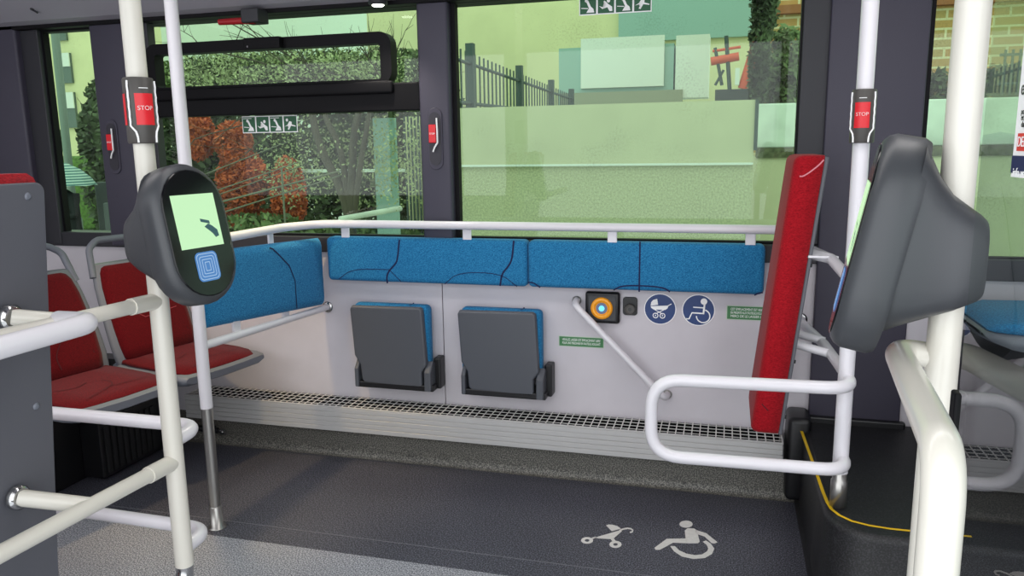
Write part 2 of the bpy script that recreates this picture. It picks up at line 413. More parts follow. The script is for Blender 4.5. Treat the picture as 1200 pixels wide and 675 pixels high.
wallpad(xa, xm-.001, 'long blue padded hip rest on the wall, left half, above the two folded seats',
    [([(468, 281), (466, 302), (464, 309), (456, 317), (453, 324), (454, 332)], .007), ([(397, 327), (413, 315), (456, 316)], .003), ([(456, 316), (470, 330)], .003),
     ([(602, 282), (600, 305), (595, 313), (588, 321), (586, 335)], .007), ([(521, 333), (537, 319), (586, 320), (606, 336)], .003)])
wallpad(xm+.001, xb, 'long blue padded hip rest on the wall, right half, above the round blue signs',
    [([(750, 283), (749, 342)], .006), ([(719, 340), (730, 334), (776, 336), (785, 342)], .0055), ([(619, 331), (625, 331), (633, 337)], .005), ([(884, 346), (890, 343), (894, 343)], .005)])
# side pad along the left partition
t = thing('hip_rest_pad', (-1.66, 2.55, .66), 'short blue padded hip rest on the partition by the validator and red seats', 'padded rest', 'blue padded hip rests')
sp = MB()
def sidept(u, v, d):   # u 0..1 near->far, v 0..1 bottom->top
    x = -1.685+.065*u; y = 2.19+.715*u; b = .705-.055*u; tp = .968-.032*u
    return V((x-d, y, b+(tp-b)*v))
NU, NV = 14, 8
rings = []
def padshape(u, v):   # cushion bulge
    e = min(u, 1-u)*.72/.03; k = min(v, 1-v)*.27/.03
    f = lambda q: 1-(1-min(q, 1))**2
    return math.sqrt(max(0, f(e)*f(k)))
us = [0, .004, .012, .025, .042]+[.042+(.916)*k/10 for k in range(1, 10)]+[.958, .975, .988, .996, 1]
vs_ = [0, .01, .03, .065, .11]+[.11+.78*k/6 for k in range(1, 6)]+[.89, .935, .97, .99, 1]
for d_side in (0, 1):
    grid = [[sp.bm.verts.new(sidept(u, v, .03+(.03 if d_side else -.03)*padshape(u, v))) for v in vs_] for u in us]
    for i in range(len(us)-1):
        for j in range(len(vs_)-1):
            f = sp.bm.faces.new((grid[i][j], grid[i+1][j], grid[i+1][j+1], grid[i][j+1])); f.smooth = True
bmesh.ops.remove_doubles(sp.bm, verts=sp.bm.verts[:], dist=.0002)
sp.m(1)
sp.ribbon(smooth_path([sidept(.50, .955, -.001), sidept(.535, .93, -.001), sidept(.70, .58, -.001), sidept(.70, .04, -.001)], 1), .006, (1, 0, 0))
sp.build('cushion', ['blue', 'navy'], t)

# ================================================================== POLES
R_ = .021
# --- second stanchion with long handrail round the pads
p2x, p2y = -1.686, 2.159
t = thing('stanchion', (p2x, p2y, 0), 'thin white stanchion with steel lower half and handrail running along the wall', 'handrail')
MB().tube([(p2x, p2y, .44), (p2x, p2y, 2.2)], .0205, 20).build('pole', 'white', t)
MB().tube([(p2x, p2y, .06), (p2x, p2y, .45)], .0185, 20).build('lower_sleeve', 'steel', t)
MB().lathe([(.0, 0), (.030, 0), (.030, .004), (.0215, .006), (.0215, .08), (.019, .083)], (p2x, p2y, 0)).build('foot', 'steel', t)
rl = MB().tube([(p2x, p2y, 1.002), (-1.685, 2.70, 1.0), (-1.60, 2.862, 1.0), (-1.40, 2.872, 1.0), (.235, 2.872, 1.0)], .0165, 16, .12)
rail = rl.build('top_rail', 'white', t)
for px in (403, 546, 717, 880):
    x = AY(px, 272, 2.875).x
    MB().box((x-.018, 2.884, .915), (x+.018, 2.893, .994), .003).build('bracket', 'white', rail)
for y in (2.30, 2.62): MB().box((-1.695, y-.016, .93), (-1.686, y+.016, .992), .003).build('bracket', 'white', rail)
lr = MB().tube([(p2x, p2y, .655), (-1.645, 2.95, .632)], .0145, 14).build('lower_rail', 'white', t)
MB().lathe([(.024, 0), (.024, .006), (.015, .008)], (-1.645, 2.949, .632), (0, -1, 0)).build('wall_flange', 'chrome', lr)
for y, z in ((2.36, .652), (2.66, .645)): MB().box((p2x-.018+.05*(y-2.16), y-.02, z-.01), (p2x-.006+.05*(y-2.16), y+.02, z+.075), .003).build('bracket', 'white', lr)

# --- left stanchion (near) with barrier bars and loop
p1x, p1y = -1.20, 1.41
t = thing('barrier_stanchion', (p1x, p1y, 0), 'cream stanchion carrying the left card validator, with barrier bars and a low loop', 'handrail')
MB().tube([(p1x, p1y, .345), (p1x, p1y, 2.2)], R_, 24).build('pole', 'cream', t)
MB().tube([(p1x, p1y, .36), (p1x, p1y, .315), (p1x-.006, p1y-.15, .20), (p1x-.006, p1y-.15, 0)], .0195, 20, .05).build('bent_foot', 'chrome', t)
a = MB().tube([(p1x, p1y, .978), (p1x, .72, .997)], .0155, 18).build('upper_bar', 'cream', t)
MB().tube([(p1x, p1y, .978), (p1x, p1y-.085, .9805)], .0182, 18).build('collar', 'cream', a)
lb = MB().tube([(p1x, p1y, .602), (p1x, .72, .622)], .0165, 18).build('lower_bar', 'cream', t)
MB().tube([(p1x, p1y, .602), (p1x, p1y-.085, .6045)], .019, 18).build('collar', 'cream', lb)
MB().tube([(p1x, p1y, .65), (p1x, 1.505, .652), (-1.70, 1.505, .65), (-1.70, 1.505, .39), (p1x, 1.505, .385), (p1x, p1y, .385)], .0165, 16, .055).build('low_loop', 'white', t)
fb = AX(108, 376, -1.09)
MB().tube([(-1.09, .62, 1.004), (-1.09, fb.y, fb.z-.003), (p1x, fb.y+.035, fb.z-.012)], .0185, 18, .045).build('outer_bar', 'white', t)
for px, py, r, ze in ((13, 372, .0165, .984), (22, 583, .0165, .609)):
    q = AY(px, py, 1.10)
    lk = MB().tube([q, (p1x, 1.165, ze)], r, 16).build('link_tube', 'cream', t)
    MB().lathe([(.024, -.005), (.024, .004), (.019, .008)], q, (1, 0, 0)).build('flange', 'chrome', lk)

# --- right stanchion on the podium: loop, bracket arms for the red pad
PT = .29
p3x, p3y = .331, 2.215
t = thing('barrier_stanchion', (p3x, p3y, PT), 'white stanchion on the black step with a low loop and arms to the red backrest', 'handrail')
MB().tube([(p3x, p3y, PT+.10), (p3x, p3y, 2.2)], R_, 22).build('pole', 'white', t)
MB().lathe([(.0, 0), (.0225, 0), (.0225, .075), (.0195, .078), (.0195, .115)], (p3x, p3y, PT)).build('foot', 'steel', t)
LY = 2.135
MB().tube([(p3x+.005, p3y, .662), (p3x+.012, LY, .658), (-.187, LY, .650), (-.187, LY, .423), (p3x+.012, LY, .428), (p3x+.005, p3y, .43)], .0178, 18, .085).build('low_loop', 'white', t)
wq = AY(938, 374, 2.95)
dg = MB().tube([wq, (wq.x, 2.88, wq.z), (.318, 2.60, .66), (p3x, p3y, .672)], .0155, 16, .05).build('wall_arm', 'white', t)
MB().lathe([(.024, 0), (.024, .006), (.016, .008)], wq, (0, -1, 0)).build('wall_flange', 'chrome', dg)
for y in (2.50, 2.66):
    MB().tube([(.205, y, .685), (.322, y-.03, .664)], .0135, 14).build('pad_arm', 'white', t)
ua = MB().tube([(.232, 2.47, .972), (.30, 2.42, .965), (p3x, p3y, .93)], .0155, 16, .04); ua.prism([(.232, 2.475, .985), (.318, 2.40, .968), (.232, 2.40, .968)], (0, 0, .006))
ua.tube([(.235, 2.62, .98), (.30, 2.44, .966)], .011, 12); ua.build('upper_arm', 'white', t)

# --- near right stanchion and door handrail
p4x, p4y = .29, 1.14
t = thing('door_stanchion', (p4x, p4y, 0), 'thick cream stanchion nearest the doorway, holding the right validator and bent handrail', 'handrail')
MB().tube([(p4x, p4y, 0), (p4x, p4y, 2.2)], R_, 28).build('pole', 'cream', t)
q1 = AX(1055, 414, .238); q2 = AX(1108, 548, .187)
MB().tube([(p4x, p4y, q1.z-.004), (.238, q1.y+.03, q1.z), (q2.x, q2.y, q2.z+.01), (q2.x, q2.y-.01, .02)], .0178, 24, .05).build('bent_handrail', 'cream', t)
# ================================================================== STOP BUTTONS on poles
def stop_pole(x, y, z0, ang, label):
    """housing sleeve around a pole, red face turned to angle ang (deg, direction of the normal in XY)"""
    t = thing('stop_button', (x, y, z0), label, 'stop button', 'stop buttons')
    H_ = .135; n = 28; rx, ry = .030, .036
    a = math.radians(ang); nx = V((math.cos(a), math.sin(a), 0)); sd = V((-nx.y, nx.x, 0))
    def P_(th, z, k=1.0): return V((x, y, z0+z)) + nx*(ry*k*math.cos(th)) + sd*(rx*k*math.sin(th))
    zs = [(0, .93), (.004, 1), (H_-.004, 1), (H_, .93)]
    MB().loft([[P_(2*math.pi*k/n, z, f) for k in range(n)] for z, f in zs]).build('housing', 'stophouse', t)
    def patch(th0, th1, za, zb, k, name, m, nn=8):
        b = MB(); b.loft([[P_(th0+(th1-th0)*i/nn, z, k) for i in range(nn+1)] for z in (za, zb)], False, True, False); return b.build(name, m, t)
    patch(-.62, .62, .038, .102, 1.025, 'button', 'stopred')
    patch(-2.45, -1.35, .038, .102, 1.025, 'button', 'stopred')
    patch(-.30, .30, .112, .1135, 1.02, 'printed_line', 'whitep')
    for sg in (1, -1):
        path = []
        for i, zz in enumerate([.128, .115, .105, .095, .085, .075, .065, .055, .045, .036]):
            path.append(P_(sg*1.02, zz, 1.04+(.03 if i % 2 else 0)))
        for th, zz in ((.86, .030), (.70, .024), (.62, .014), (.60, .002)): path.append(P_(sg*th, zz, 1.05))
        MB().tube(path, .0022, 6).build('tactile_strip', 'whitep', t)
    o = text('lettering', 'STOP', facing(V((x, y, z0+.072))+nx*(ry*1.035), sd, (0, 0, 1)), .0125, 'whitep', t)
    for v in o.data.vertices:
        q = v.co + root_world(t) - V((x, y, 0)); k = max(-.95, min(.95, q.dot(sd)/(rx*1.025)))
        v.co += nx*(ry*1.025*math.sqrt(1-k*k)+.0006 - q.dot(nx))
    return t
def face_dir(x, y): return math.degrees(math.atan2(-y, -x))
s1 = stop_pole(p1x, p1y, 1.318, -34, 'red STOP button in a grey sleeve on the left cream stanchion above the validator')
s3 = stop_pole(p3x, p3y, 1.297, face_dir(p3x, p3y)-4, 'red STOP button in a dark sleeve on the white stanchion by the red backrest')
def stop_pillar(cx, z0, label):
    t = thing('stop_button', (cx, 2.905, z0), label, 'stop button', 'stop buttons')
    o = MB(); pts = [(cx+.030*math.cos(math.radians(a)), z0+.21+.030*math.sin(math.radians(a))) for a in range(0, 181, 15)]+[(cx+.030*math.cos(math.radians(a)), z0+.03+.030*math.sin(math.radians(a))) for a in range(180, 361, 15)]
    o.prism([(x, 2.917, z) for x, z in pts], (0, -.008, 0), .003, 2); o.build('housing', 'pillar', t)
    MB().prism([(x*.8+cx*.2, 2.909, (z-z0-.12)*.86+z0+.12) for x, z in pts], (0, -.002, 0)).build('recess', mat('stop_recess', (48, 46, 55), .5), t)
    MB().box((cx-.024, 2.899, z0+.105), (cx+.006, 2.907, z0+.175), .003).build('button', 'stopred', t)
    text('lettering', 'STOP', facing((cx-.009, 2.8985, z0+.14), (1, 0, 0), (0, 0, 1)), .0095, 'whitep', t)
    MB().tube([(cx+.012, 2.897, z0+.20), (cx+.015, 2.893, z0+.15), (cx+.015, 2.893, z0+.105), (cx+.002, 2.895, z0+.088), (cx-.006, 2.897, z0+.07)], .0032, 8, .01).build('tactile_strip', 'whitep', t)
    return t
stop_pillar(-1.112, 1.215, 'red STOP button recessed in the pillar between the two big windows')
stop_pillar(-2.64, 1.205, 'red STOP button recessed in the pillar behind the left validator')

# ================================================================== VALIDATORS (built facing +X)
def validator(x, y, zb, label):
    t = thing('card_validator', (x, y, zb), label, 'card validator', 'card validators')
    # local: n along +X from pole axis; face line bottom (.150,.0) -> top (.100,.265)
    tilt = V((-.050, 0, .262)).normalized(); nrm = V((tilt.z, 0, -tilt.x)); O = V((x+.128, y, zb+.131))
    HW, HH = .096, .150
    def S(u, v, d): return O + V((0, 1, 0))*u + tilt*v + nrm*d
    def stad(w, h_, n=14):
        r = w
        return [(r*math.cos(math.radians(180*k/n)), h_-r+r*math.sin(math.radians(180*k/n))) for k in range(n+1)] + [(r*math.cos(math.radians(180+180*k/n)), -(h_-r)+r*math.sin(math.radians(180+180*k/n))) for k in range(n+1)]
    b = MB()
    b.loft([[S(u, v, d) for u, v in stad(w, h_)] for w, h_, d in ((HW-.006, HH-.004, -.058), (HW, HH, -.05), (HW, HH, -.016), (HW-.004, HH-.004, -.007), (HW-.011, HH-.011, -.001), (HW-.014, HH-.014, .0))])
    # rear housing down to the pole clamp
    def sup(cy, cz, w, h_, n0, k=3.2):
        r = []
        for i in range(30):
            a = 2*math.pi*i/30; ca, sa = math.cos(a), math.sin(a)
            r.append(V((x+n0, cy+w*math.copysign(abs(ca)**(2/k), ca), cz+h_*math.copysign(abs(sa)**(2/k), sa))))
        return r
    def slanted(r, top_n, bot_n, zc, hh):   # shear the ring so it follows the tilt
        return [V((p.x + (bot_n-top_n)/2*-(p.z-zc)/hh, p.y, p.z)) for p in r]
    rg = []
    for top_n, bot_n, z0_, z1_, w_ in ((.052, .104, .004, .262, .090), (.044, .092, .010, .246, .088), (.033, .072, .020, .222, .085), (.016, .042, .032, .197, .079), (-.002, .008, .045, .183, .073), (-.018, -.018, .058, .171, .066), (-.024, -.024, .064, .165, .058)):
        zc_, hh_ = (z0_+z1_)/2, (z1_-z0_)/2
        rg.append(slanted(sup(y, zb+zc_, w_, hh_, (top_n+bot_n)/2, 3.6), top_n, bot_n, zb+zc_, hh_))
    MB().loft(rg).build('rear_housing', 'valid', t)
    b.build('body', 'valid', t)
    f = MB(); f.loft([[S(u, v, d) for u, v in stad(w, h_)] for w, h_, d in ((HW-.016, HH-.016, -.002), (HW-.016, HH-.016, .0015), (HW-.018, HH-.018, .0025))])
    fp = f.build('face_plate', 'vface', t)
    sw, s0, s1_ = .0575, -.030, .082
    scn = MB().poly([S(-sw, s0, .0032), S(sw, s0, .0032), S(sw, s1_, .0032), S(-sw, s1_, .0032)]).build('screen', 'screen', fp)
    hd = MB()
    hf = lambda u, v: S(u, v, .0037)
    hd.poly([hf(.006, .030), hf(.030, .024), hf(.031, .017), hf(.007, .023)])
    hd.poly([hf(.014, .012), hf(.026, .018), hf(.036, .012), hf(.047, .003), hf(.049, -.010), hf(.039, -.013), hf(.033, -.004), hf(.024, .004)])
    hd.build('screen_icon', 'icon', scn)
    tp = MB(); rr = rrect(-.030, .030, -.102, -.040, .012)
    tp.poly([S(u, v, .0033) for u, v in rr])
    tpo = tp.build('card_target', 'tap', fp)
    tl = MB()
    for k in range(4):
        e = .0035+k*.0065; o = rrect(-.030+e, .030-e, -.102+e*.92, -.040-e*.92, max(.002, .011-e*.5)); i = rrect(-.030+e+.0016, .030-e-.0016, -.102+e*.92+.0016, -.040-e*.92-.0016, max(.0015, .010-e*.5))
        for q in range(len(o)):
            w = (q+1) % len(o); tl.poly([S(*o[q], .0038), S(*o[w], .0038), S(*i[w], .0038), S(*i[q], .0038)])
    tl.build('target_lines', 'tapline', tpo)
    return t
v1 = validator(p1x, p1y, 1.003, 'dark grey card validator with lit green screen on the left stanchion')
v1.rotation_euler = (0, 0, math.radians(-9)); v1.location = (p1x+.008, p1y, 1.0)
v2 = dup(v1, (p4x+.010, p4y, 1.035), math.pi-math.radians(7.5), 'dark grey card validator seen side-on, on the right cream stanchion')

# ================================================================== FOLDED SEATS
def folded(cx, label):
    t = thing('folding_seat', (cx, 2.90, .31), label, 'seat', 'folded seats under the blue hip rest')
    k = .332/345*1.0
    # shell outline in (u from left edge, v from top), crop units -> metres
    out = [(10, 4), (335, 0), (347, 8), (350, 22), (362, 248), (338, 282), (338, 346), (328, 354), (60, 342), (46, 330), (40, 262), (14, 222), (2, 18)]
    L0 = cx-.168
    P_ = lambda u, v, y: V((L0+u*k*.955, y, .668-v*.00096))
    MB().prism([P_(u, v, 2.842) for u, v in out], (0, .03, 0), .008, 3).build('shell', 'dshell', t)
    MB().box((L0+.004, 2.866, .40), (L0+.338, 2.925, .672), .022, 4, smooth=True).m(1).ribbon([(L0+.255, 2.868, .6728), (L0+.262, 2.90, .6728), (L0+.256, 2.918, .6728)], .006, (0, 0, 1)).build('cushion', ['blue', 'navy'], t)
    MB().box((L0+.012, 2.842, .318), (L0+.36, 2.948, .345), .005).box((L0+.345, 2.89, .318), (L0+.375, 2.949, .45), .006).box((L0+.005, 2.90, .318), (L0+.03, 2.949, .43), .006).build('base', 'black', t)
    for x0, x1 in ((L0+.012, L0+.030), (L0+.322, L0+.352)):
        MB().prism([(x0, 2.835, .322), (x0, 2.93, .322), (x0, 2.93, .425), (x0, 2.87, .440), (x0, 2.835, .40)], (x1-x0, 0, 0), .006, 2).build('hinge_bracket', 'dshell', t)
    return t
folded(-1.321, 'folded grey tip-up seat with blue cushion edge, left of the panel seam')
folded(-.851, 'folded grey tip-up seat with blue cushion edge, beside the small green notice')

# ================================================================== WALL FITTINGS
bx, bz = -.451, .682
t = thing('request_button', (bx, 2.94, bz-.06), 'square black request box with an orange ring and blue lit centre on the wall', 'button')
MB().box((bx-.067, 2.922, bz-.062), (bx+.067, 2.949, bz+.062), .010, 3).m(1).box((bx-.054, 2.9195, bz-.05), (bx+.054, 2.924, bz+.05), .002).build('housing', ['black', mat('button_plate', (58, 60, 64), .5)], t)
MB().lathe([(.0425, 0), (.0425, .008), (.039, .012), (.026, .012), (.0245, .007)], (bx-.001, 2.921, bz), (0, -1, 0), 32).build('ring', 'orange', t)
MB().lathe([(.0245, 0), (.0245, .004), (.020, .006)], (bx-.001, 2.919, bz), (0, -1, 0), 28).m(1).lathe([(.011, .0062), (.011, .007)], (bx-.001, 2.919, bz), (0, -1, 0), 20).build('lamp', [emis('button_lens', (130, 150, 190), .35), 'bluelight'], t)
sx, sz = AY(738.4, 358.8, 2.945).x, AY(738.4, 358.8, 2.945).z
t = thing('power_socket', (sx, 2.945, sz-.036), 'small black recessed plug socket between the request box and pram sign', 'socket')
o = MB(); o.prism([(x, 2.9495, z) for x, z in rrect(sx-.028, sx+.028, sz-.036, sz+.036, .012)], (0, -.006, 0), .002); o.build('plate', 'black', t)
MB().lathe([(.020, 0), (.021, .012), (.019, .02), (.014, .022), (.013, .016)], (sx+.001, 2.944, sz-.012), (0, -1, .15), 22).m(1).lathe([(.007, .017), (.007, .020)], (sx+.001, 2.944, sz-.012), (0, -1, .15), 14).build('plug', ['stophouse', 'black'], t)
# round signs
SG = .00064
def sign(px, py, label, draw):
    c = AY(px, py, 2.948); t = thing('round_sign', (c.x, 2.948, c.z-.06), label, 'sign', 'round blue wall signs')
    MB().lathe([(.0605, 0), (.0605, .0012)], (c.x, 2.9495, c.z), (0, -1, 0), 40).build('border', 'whitep', t)
    MB().lathe([(.0575, 0), (.0575, .0018)], (c.x, 2.9495, c.z), (0, -1, 0), 40).build('disc', 'navyprint', t)
    b = MB(); draw(b, lambda u, v: V((c.x+u*SG, 2.9474, c.z-v*SG))); b.build('pictogram', 'whitep', t)
def pramdraw(b, fn0):
    fn = lambda u, v: fn0(u-540, v-168)
    b.poly([fn(*p) for p in ((484, 152), (590, 144), (584, 162), (570, 172), (502, 172), (488, 163))])
    b.poly([fn(*p) for p in ((484, 149), (487, 128), (498, 114), (522, 106), (528, 142))])
    strip2(b, [(580, 150), (606, 134)], 5, fn)
    for x in (514, 555): ring2(b, x, 208, 17, 12, fn); b.poly([fn(*p) for p in disc(x, 208, 4, n=10)])
    strip2(b, [(508, 172), (556, 198)], 5, fn); strip2(b, [(562, 172), (514, 198)], 5, fn)
def chairdraw(b, fn0):
    fn = lambda u, v: fn0(u-775, v-175)
    b.poly([fn(*p) for p in disc(805, 122, 19)])
    strip2(b, [(809, 138), (804, 196)], 10, fn); strip2(b, [(744, 158), (808, 160)], 7, fn)
    strip2(b, [(808, 194), (738, 192), (722, 230), (706, 229)], 8, fn)
    ring2(b, 803, 210, 42, 35, fn, a0=-75, a1=180)
sign(773.5, 362.2, 'round blue sign with a white pram pictogram', pramdraw)
sign(818.5, 363.5, 'round blue sign with a white wheelchair pictogram', chairdraw)
# green notices
def notice(px0, py0, px1, py1, lines, label, full=None):
    a, b = AY(px0, py0, 2.949), AY(px1, py1, 2.949)
    x0, x1, z0, z1 = a.x, b.x, b.z, a.z
    if full: x1 = x0+full
    t = thing('green_notice', ((x0+x1)/2, 2.949, z0), label, 'notice', 'green wall notices')
    MB().box((x0-.003, 2.9487, z0-.003), (x1+.003, 2.9499, z1+.003)).m(1).box((x0, 2.948, z0), (x1, 2.9488, z1)).build('plate', [mat('notice_edge', (190, 205, 188), .5), 'greenp'], t)
    n = len(lines); hh = (z1-z0)/(n+.7)
    for i, s in enumerate(lines):
        text('lettering', s, facing((x0+.012, 2.9474, z1-hh*(.85+i)), (1, 0, 0), (0, 0, 1)), hh*.98, 'whitep', t, 'LEFT', 1, x1-x0-.024)
notice(655.5, 394, 707, 407.5, ['VEUILLEZ LAISSER CET EMPLACEMENT LIBRE', 'POUR UNE PERSONNE EN FAUTEUIL ROULANT'], 'green notice with two white text lines under the orange request button')
notice(852.5, 358.5, 900, 375.5, ['CET EMPLACEMENT EST RESERVE', 'EN PRIORITE AUX FAUTEUILS ROULANTS', 'MERCI DE LE LAISSER LIBRE'], 'green notice with three white text lines partly behind the red backrest', .155)
# diagonal grab handle
ga, gb = AY(676, 352, 2.95), AY(782, 462, 2.95)
t = thing('grab_handle', (gb.x, 2.95, gb.z), 'white diagonal grab handle fixed to the wall below the request box', 'handle')
MB().tube([ga, (ga.x+.004, 2.882, ga.z-.004), (gb.x-.004, 2.882, gb.z+.004), gb], .0135, 16, .035).build('bar', 'white', t)
for q in (ga, gb): MB().lathe([(.018, 0), (.018, .004), (.014, .006)], (q.x, 2.9495, q.z), (0, -1, 0)).build('flange', 'steel', t)

# ================================================================== RED WHEELCHAIR BACKREST
t = thing('wheelchair_backrest', (.17, 2.565, .41), 'tall red padded wheelchair backrest standing upright by the white stanchion', 'backrest')
def rp(s, y, d): # s 0 bottom..1 top
    return V((.094+.090*s+d, y, .415+.849*s))
b = MB()
hgt = [(0, .0), (.0, 1)]
secs = []
for s, ins in ((0.0, .02), (.004, .008), (.016, .001), (.03, 0), (.5, 0), (.97, 0), (.984, .001), (.996, .008), (1.0, .02)):
    r = .022; y0, y1, d0, d1 = 2.40+ins*.7, 2.735-ins*.7, 0+ins, .082
    ring = []
    for cy, cd, a in ((y0+r, d0+r, 180), (y1-r, d0+r, 270)):
        for k in range(6):
            an = math.radians(a+90*k/5) ; ring.append((cy+r*math.cos(an), cd+r*math.sin(an)))
    ring += [(y1, d1), (y0, d1)]
    secs.append([rp(s, y, d) for y, d in ring])
b.loft(secs).m(1)
b.ribbon(smooth_path([rp(.93, 2.3995, .022), rp(.93, 2.3992, .034), rp(.965, 2.3992, .068), rp(.985, 2.3992, .08)]), .004, (0, -1, 0))
b.m(2).ribbon([rp(.115, 2.3992, .02), rp(.09, 2.3992, .042)], .003, (0, -1, 0))
b.build('cushion', ['red', 'pink', 'dline'], t)
bk = MB(); bk.prism([rp(.0, 2.405, .082), rp(.995, 2.405, .082), rp(.995, 2.73, .082), rp(.0, 2.73, .082)], (.012, 0, -.001), .003)
bko = bk.build('backing', 'bshell', t)
for s in (.06, .27, .62): MB().lathe([(.006, 0), (.006, .006)], rp(s, 2.43, .094), (1, 0, -.1), 10).build('bolt', 'black', bko)

# ================================================================== LEFT FOREGROUND BACKREST (grey shell, red cushion away from camera)
t = thing('padded_partition', (-1.33, .95, .25), 'tall grey bolted shell with a red cushion edge at the left foreground', 'partition')
def lp(z, y, d): return V((-1.252-(1.245-z)*.105+d, y, z))
o = MB(); ol = [(.55, .2), (.55, 1.247)]
for k in range(7):
    a = math.radians(90-90*k/6); ol.append((1.198-.02+.02*math.cos(a), 1.247-.02+.02*math.sin(a)))
ol.append((1.198, .2))
o.prism([lp(z, y, 0) for y, z in ol], (-.016, 0, 0), .003); o.build('shell', 'bshell', t)
cu = MB(); secs = []
for z, ins in ((.25, 0), (1.20, 0), (1.24, .002), (1.255, .008), (1.264, .02)):
    y0, y1, d0, d1 = .55, 1.205-ins, -.016-ins*.3, -.085+ins; r = .02
    secs.append([lp(z, y, d) for y, d in ((y0, d0), (y1-r*.3, d0), (y1, d0-r*.4), (y1, d1+r), (y1-r*.4, d1+r*.3), (y1-r, d1), (y0, d1))])
cu.loft(secs).build('cushion', 'red', t)
for px, py in ((32, 230), (42, 476)):
    d = ray(px, py); best = None
    for i in range(400):
        q = EYE+d*(.9+i*.002)
        if q.x <= lp(q.z, 0, 0).x: best = q; break
    MB().lathe([(.0075, 0), (.0075, .002), (.004, .004)], best, (1, 0, -.1), 14).build('bolt', 'gshell', t)

# ================================================================== RED SEATS (left)
th = math.radians(-12); sf = V((math.cos(th), math.sin(th), 0)); sl = V((-sf.y, sf.x, 0))
SB = AZ(213, 446, .445)
def red_seat(c, label):
    t = thing('bus_seat', (c.x, c.y, 0), label, 'seat', 'red bench seats')
    P_ = lambda f, l, z: c+sf*f+sl*l+V((0, 0, z))     # f forward of the front edge (negative = back)
    # seat pan: grey shell with red cushion
    W = .222
    def panring(f, w, zt, zb):
        return [P_(f, -w, zb+.012), P_(f, -w, zt-.006), P_(f, -w+.012, zt), P_(f, -w*.5, zt-.004), P_(f, 0, zt-.006), P_(f, w*.5, zt-.004), P_(f, w-.012, zt), P_(f, w, zt-.006), P_(f, w, zb+.012), P_(f, w-.03, zb), P_(f, 0, zb-.004), P_(f, -w+.03, zb)]
    MB().loft([panring(-.43, W*.9, .455, .41), panring(-.34, W, .452, .405), panring(-.14, W, .452, .402), panring(-.05, W*.985, .452, .404), panring(-.016, W*.95, .450, .408), panring(0, W*.90, .444, .416)]).build('seat_shell', 'gshell', t)
    cs = MB()
    def cring(f, w, z): return [P_(f, -w, z-.012), P_(f, -w+.008, z), P_(f, -w*.5, z+.001), P_(f, 0, z), P_(f, w*.5, z+.001), P_(f, w-.008, z), P_(f, w, z-.012)]
    cs.loft([cring(-.41, W*.86, .470), cring(-.30, W*.90, .468), cring(-.14, W*.90, .466), cring(-.07, W*.87, .462), cring(-.035, W*.80, .455), cring(-.026, W*.78, .447)], True)
    cs.m(1)
    zz = .4695
    for pts in ([(-.06, -.12), (-.12, .02), (-.16, .05), (-.22, .05)], [(-.12, .02), (-.10, .15)], [(-.26, -.15), (-.20, -.06), (-.24, .0)]):
        cs.ribbon(smooth_path([P_(f, l, zz) for f, l in pts]), .004, (0, 0, 1))
    cs.build('seat_cushion', ['dred', 'dline'], t)
    # backrest: curved shell + cushion + grab loop
    def bk(z): return -.395-.16*((z-.45)/.45)**1.15 if z > .45 else -.395
    hs_ = [.44, .47, .52, .60, .68, .76, .82, .85]
    ws = [.200, .208, .212, .210, .204, .196, .184, .172]
    rs = []
    for z, w in zip(hs_, ws): f = bk(z); rs.append([P_(f, -w, z), P_(f+.012, -w+.012, z), P_(f+.012, w-.012, z), P_(f, w, z), P_(f-.03, w-.02, z), P_(f-.035, 0, z), P_(f-.03, -w+.02, z)])
    MB().loft(rs).build('back_shell', 'gshell', t)
    rs = []
    for i, (z, w) in enumerate(zip([.462, .475, .52, .60, .68, .76, .815, .835, .842], [.165, .175, .182, .184, .180, .174, .162, .150, .135])):
        f = bk(z); d = .034 if 0 < i < 7 else (.028 if i == 7 else .018)
        rs.append([P_(f, -w, z), P_(f+d*.7, -w+.006, z), P_(f+d, -w+.03, z), P_(f+d-.006, 0, z), P_(f+d, w-.03, z), P_(f+d*.7, w-.006, z), P_(f, w, z)])
    cb = MB().loft(rs); cb.m(1)
    fz = lambda l, z: P_(bk(z)+.0335, l, z)
    cb.m(2).ribbon([fz(-.15, .66), fz(-.09, .655), fz(-.04, .62), fz(.12, .635)], .003, sf)
    cb.m(1).ribbon(smooth_path([fz(.03, .60), fz(-.01, .55), fz(.0, .50)]), .004, sf); cb.ribbon([fz(.14, .54), fz(.15, .48)], .004, sf)
    cb.build('back_cushion', ['dred', 'dline', mat('faded_red_thread', (176, 74, 82), .8)], t)
    zt = .945
    MB().tube([P_(bk(.80), -.185, .80), P_(bk(.90), -.165, .915), P_(bk(.93), -.12, zt), P_(bk(.93), .12, zt), P_(bk(.90), .165, .915), P_(bk(.80), .185, .80)], .0135, 12, .05).build('grab_loop', 'gshell', t)
    return t
red_seat(SB+sl*.222-V((0, 0, .445)), 'red bus seat with grey rim, the one next to the wall and window')
red_seat(SB-sl*.222-V((0, 0, .445)), 'red bus seat with grey rim, the one next to the grey backrest shell')
# pedestal and vent under the seats
t = thing('seat_pedestal', (-2.6, 2.55, 0), 'dark pedestal box with a black vent grille under the red seats', 'pedestal')
MB().box((-3.2, 2.0, 0), (-2.47, 2.95, .36), .01).build('box', 'black', t)
b = MB(); va, vb = AZ(122, 557), AZ(178, 540)
MB().box((-2.47, va.y-.05, .01), (-2.37, vb.y+.15, .25), .006).build('vent_housing', 'black', t)
for k in range(9): b.box((-2.37, va.y-.03+k*.032, .03), (-2.362, va.y-.012+k*.032, .22))
b.build('vent_grille', mat('vent_slats', (34, 34, 36), .5), t)
MB().box((-2.9, 2.3, .36), (-2.2, 2.36, .405)).box((-2.9, 2.72, .36), (-2.05, 2.77, .405)).build('support_beam', 'black', t)
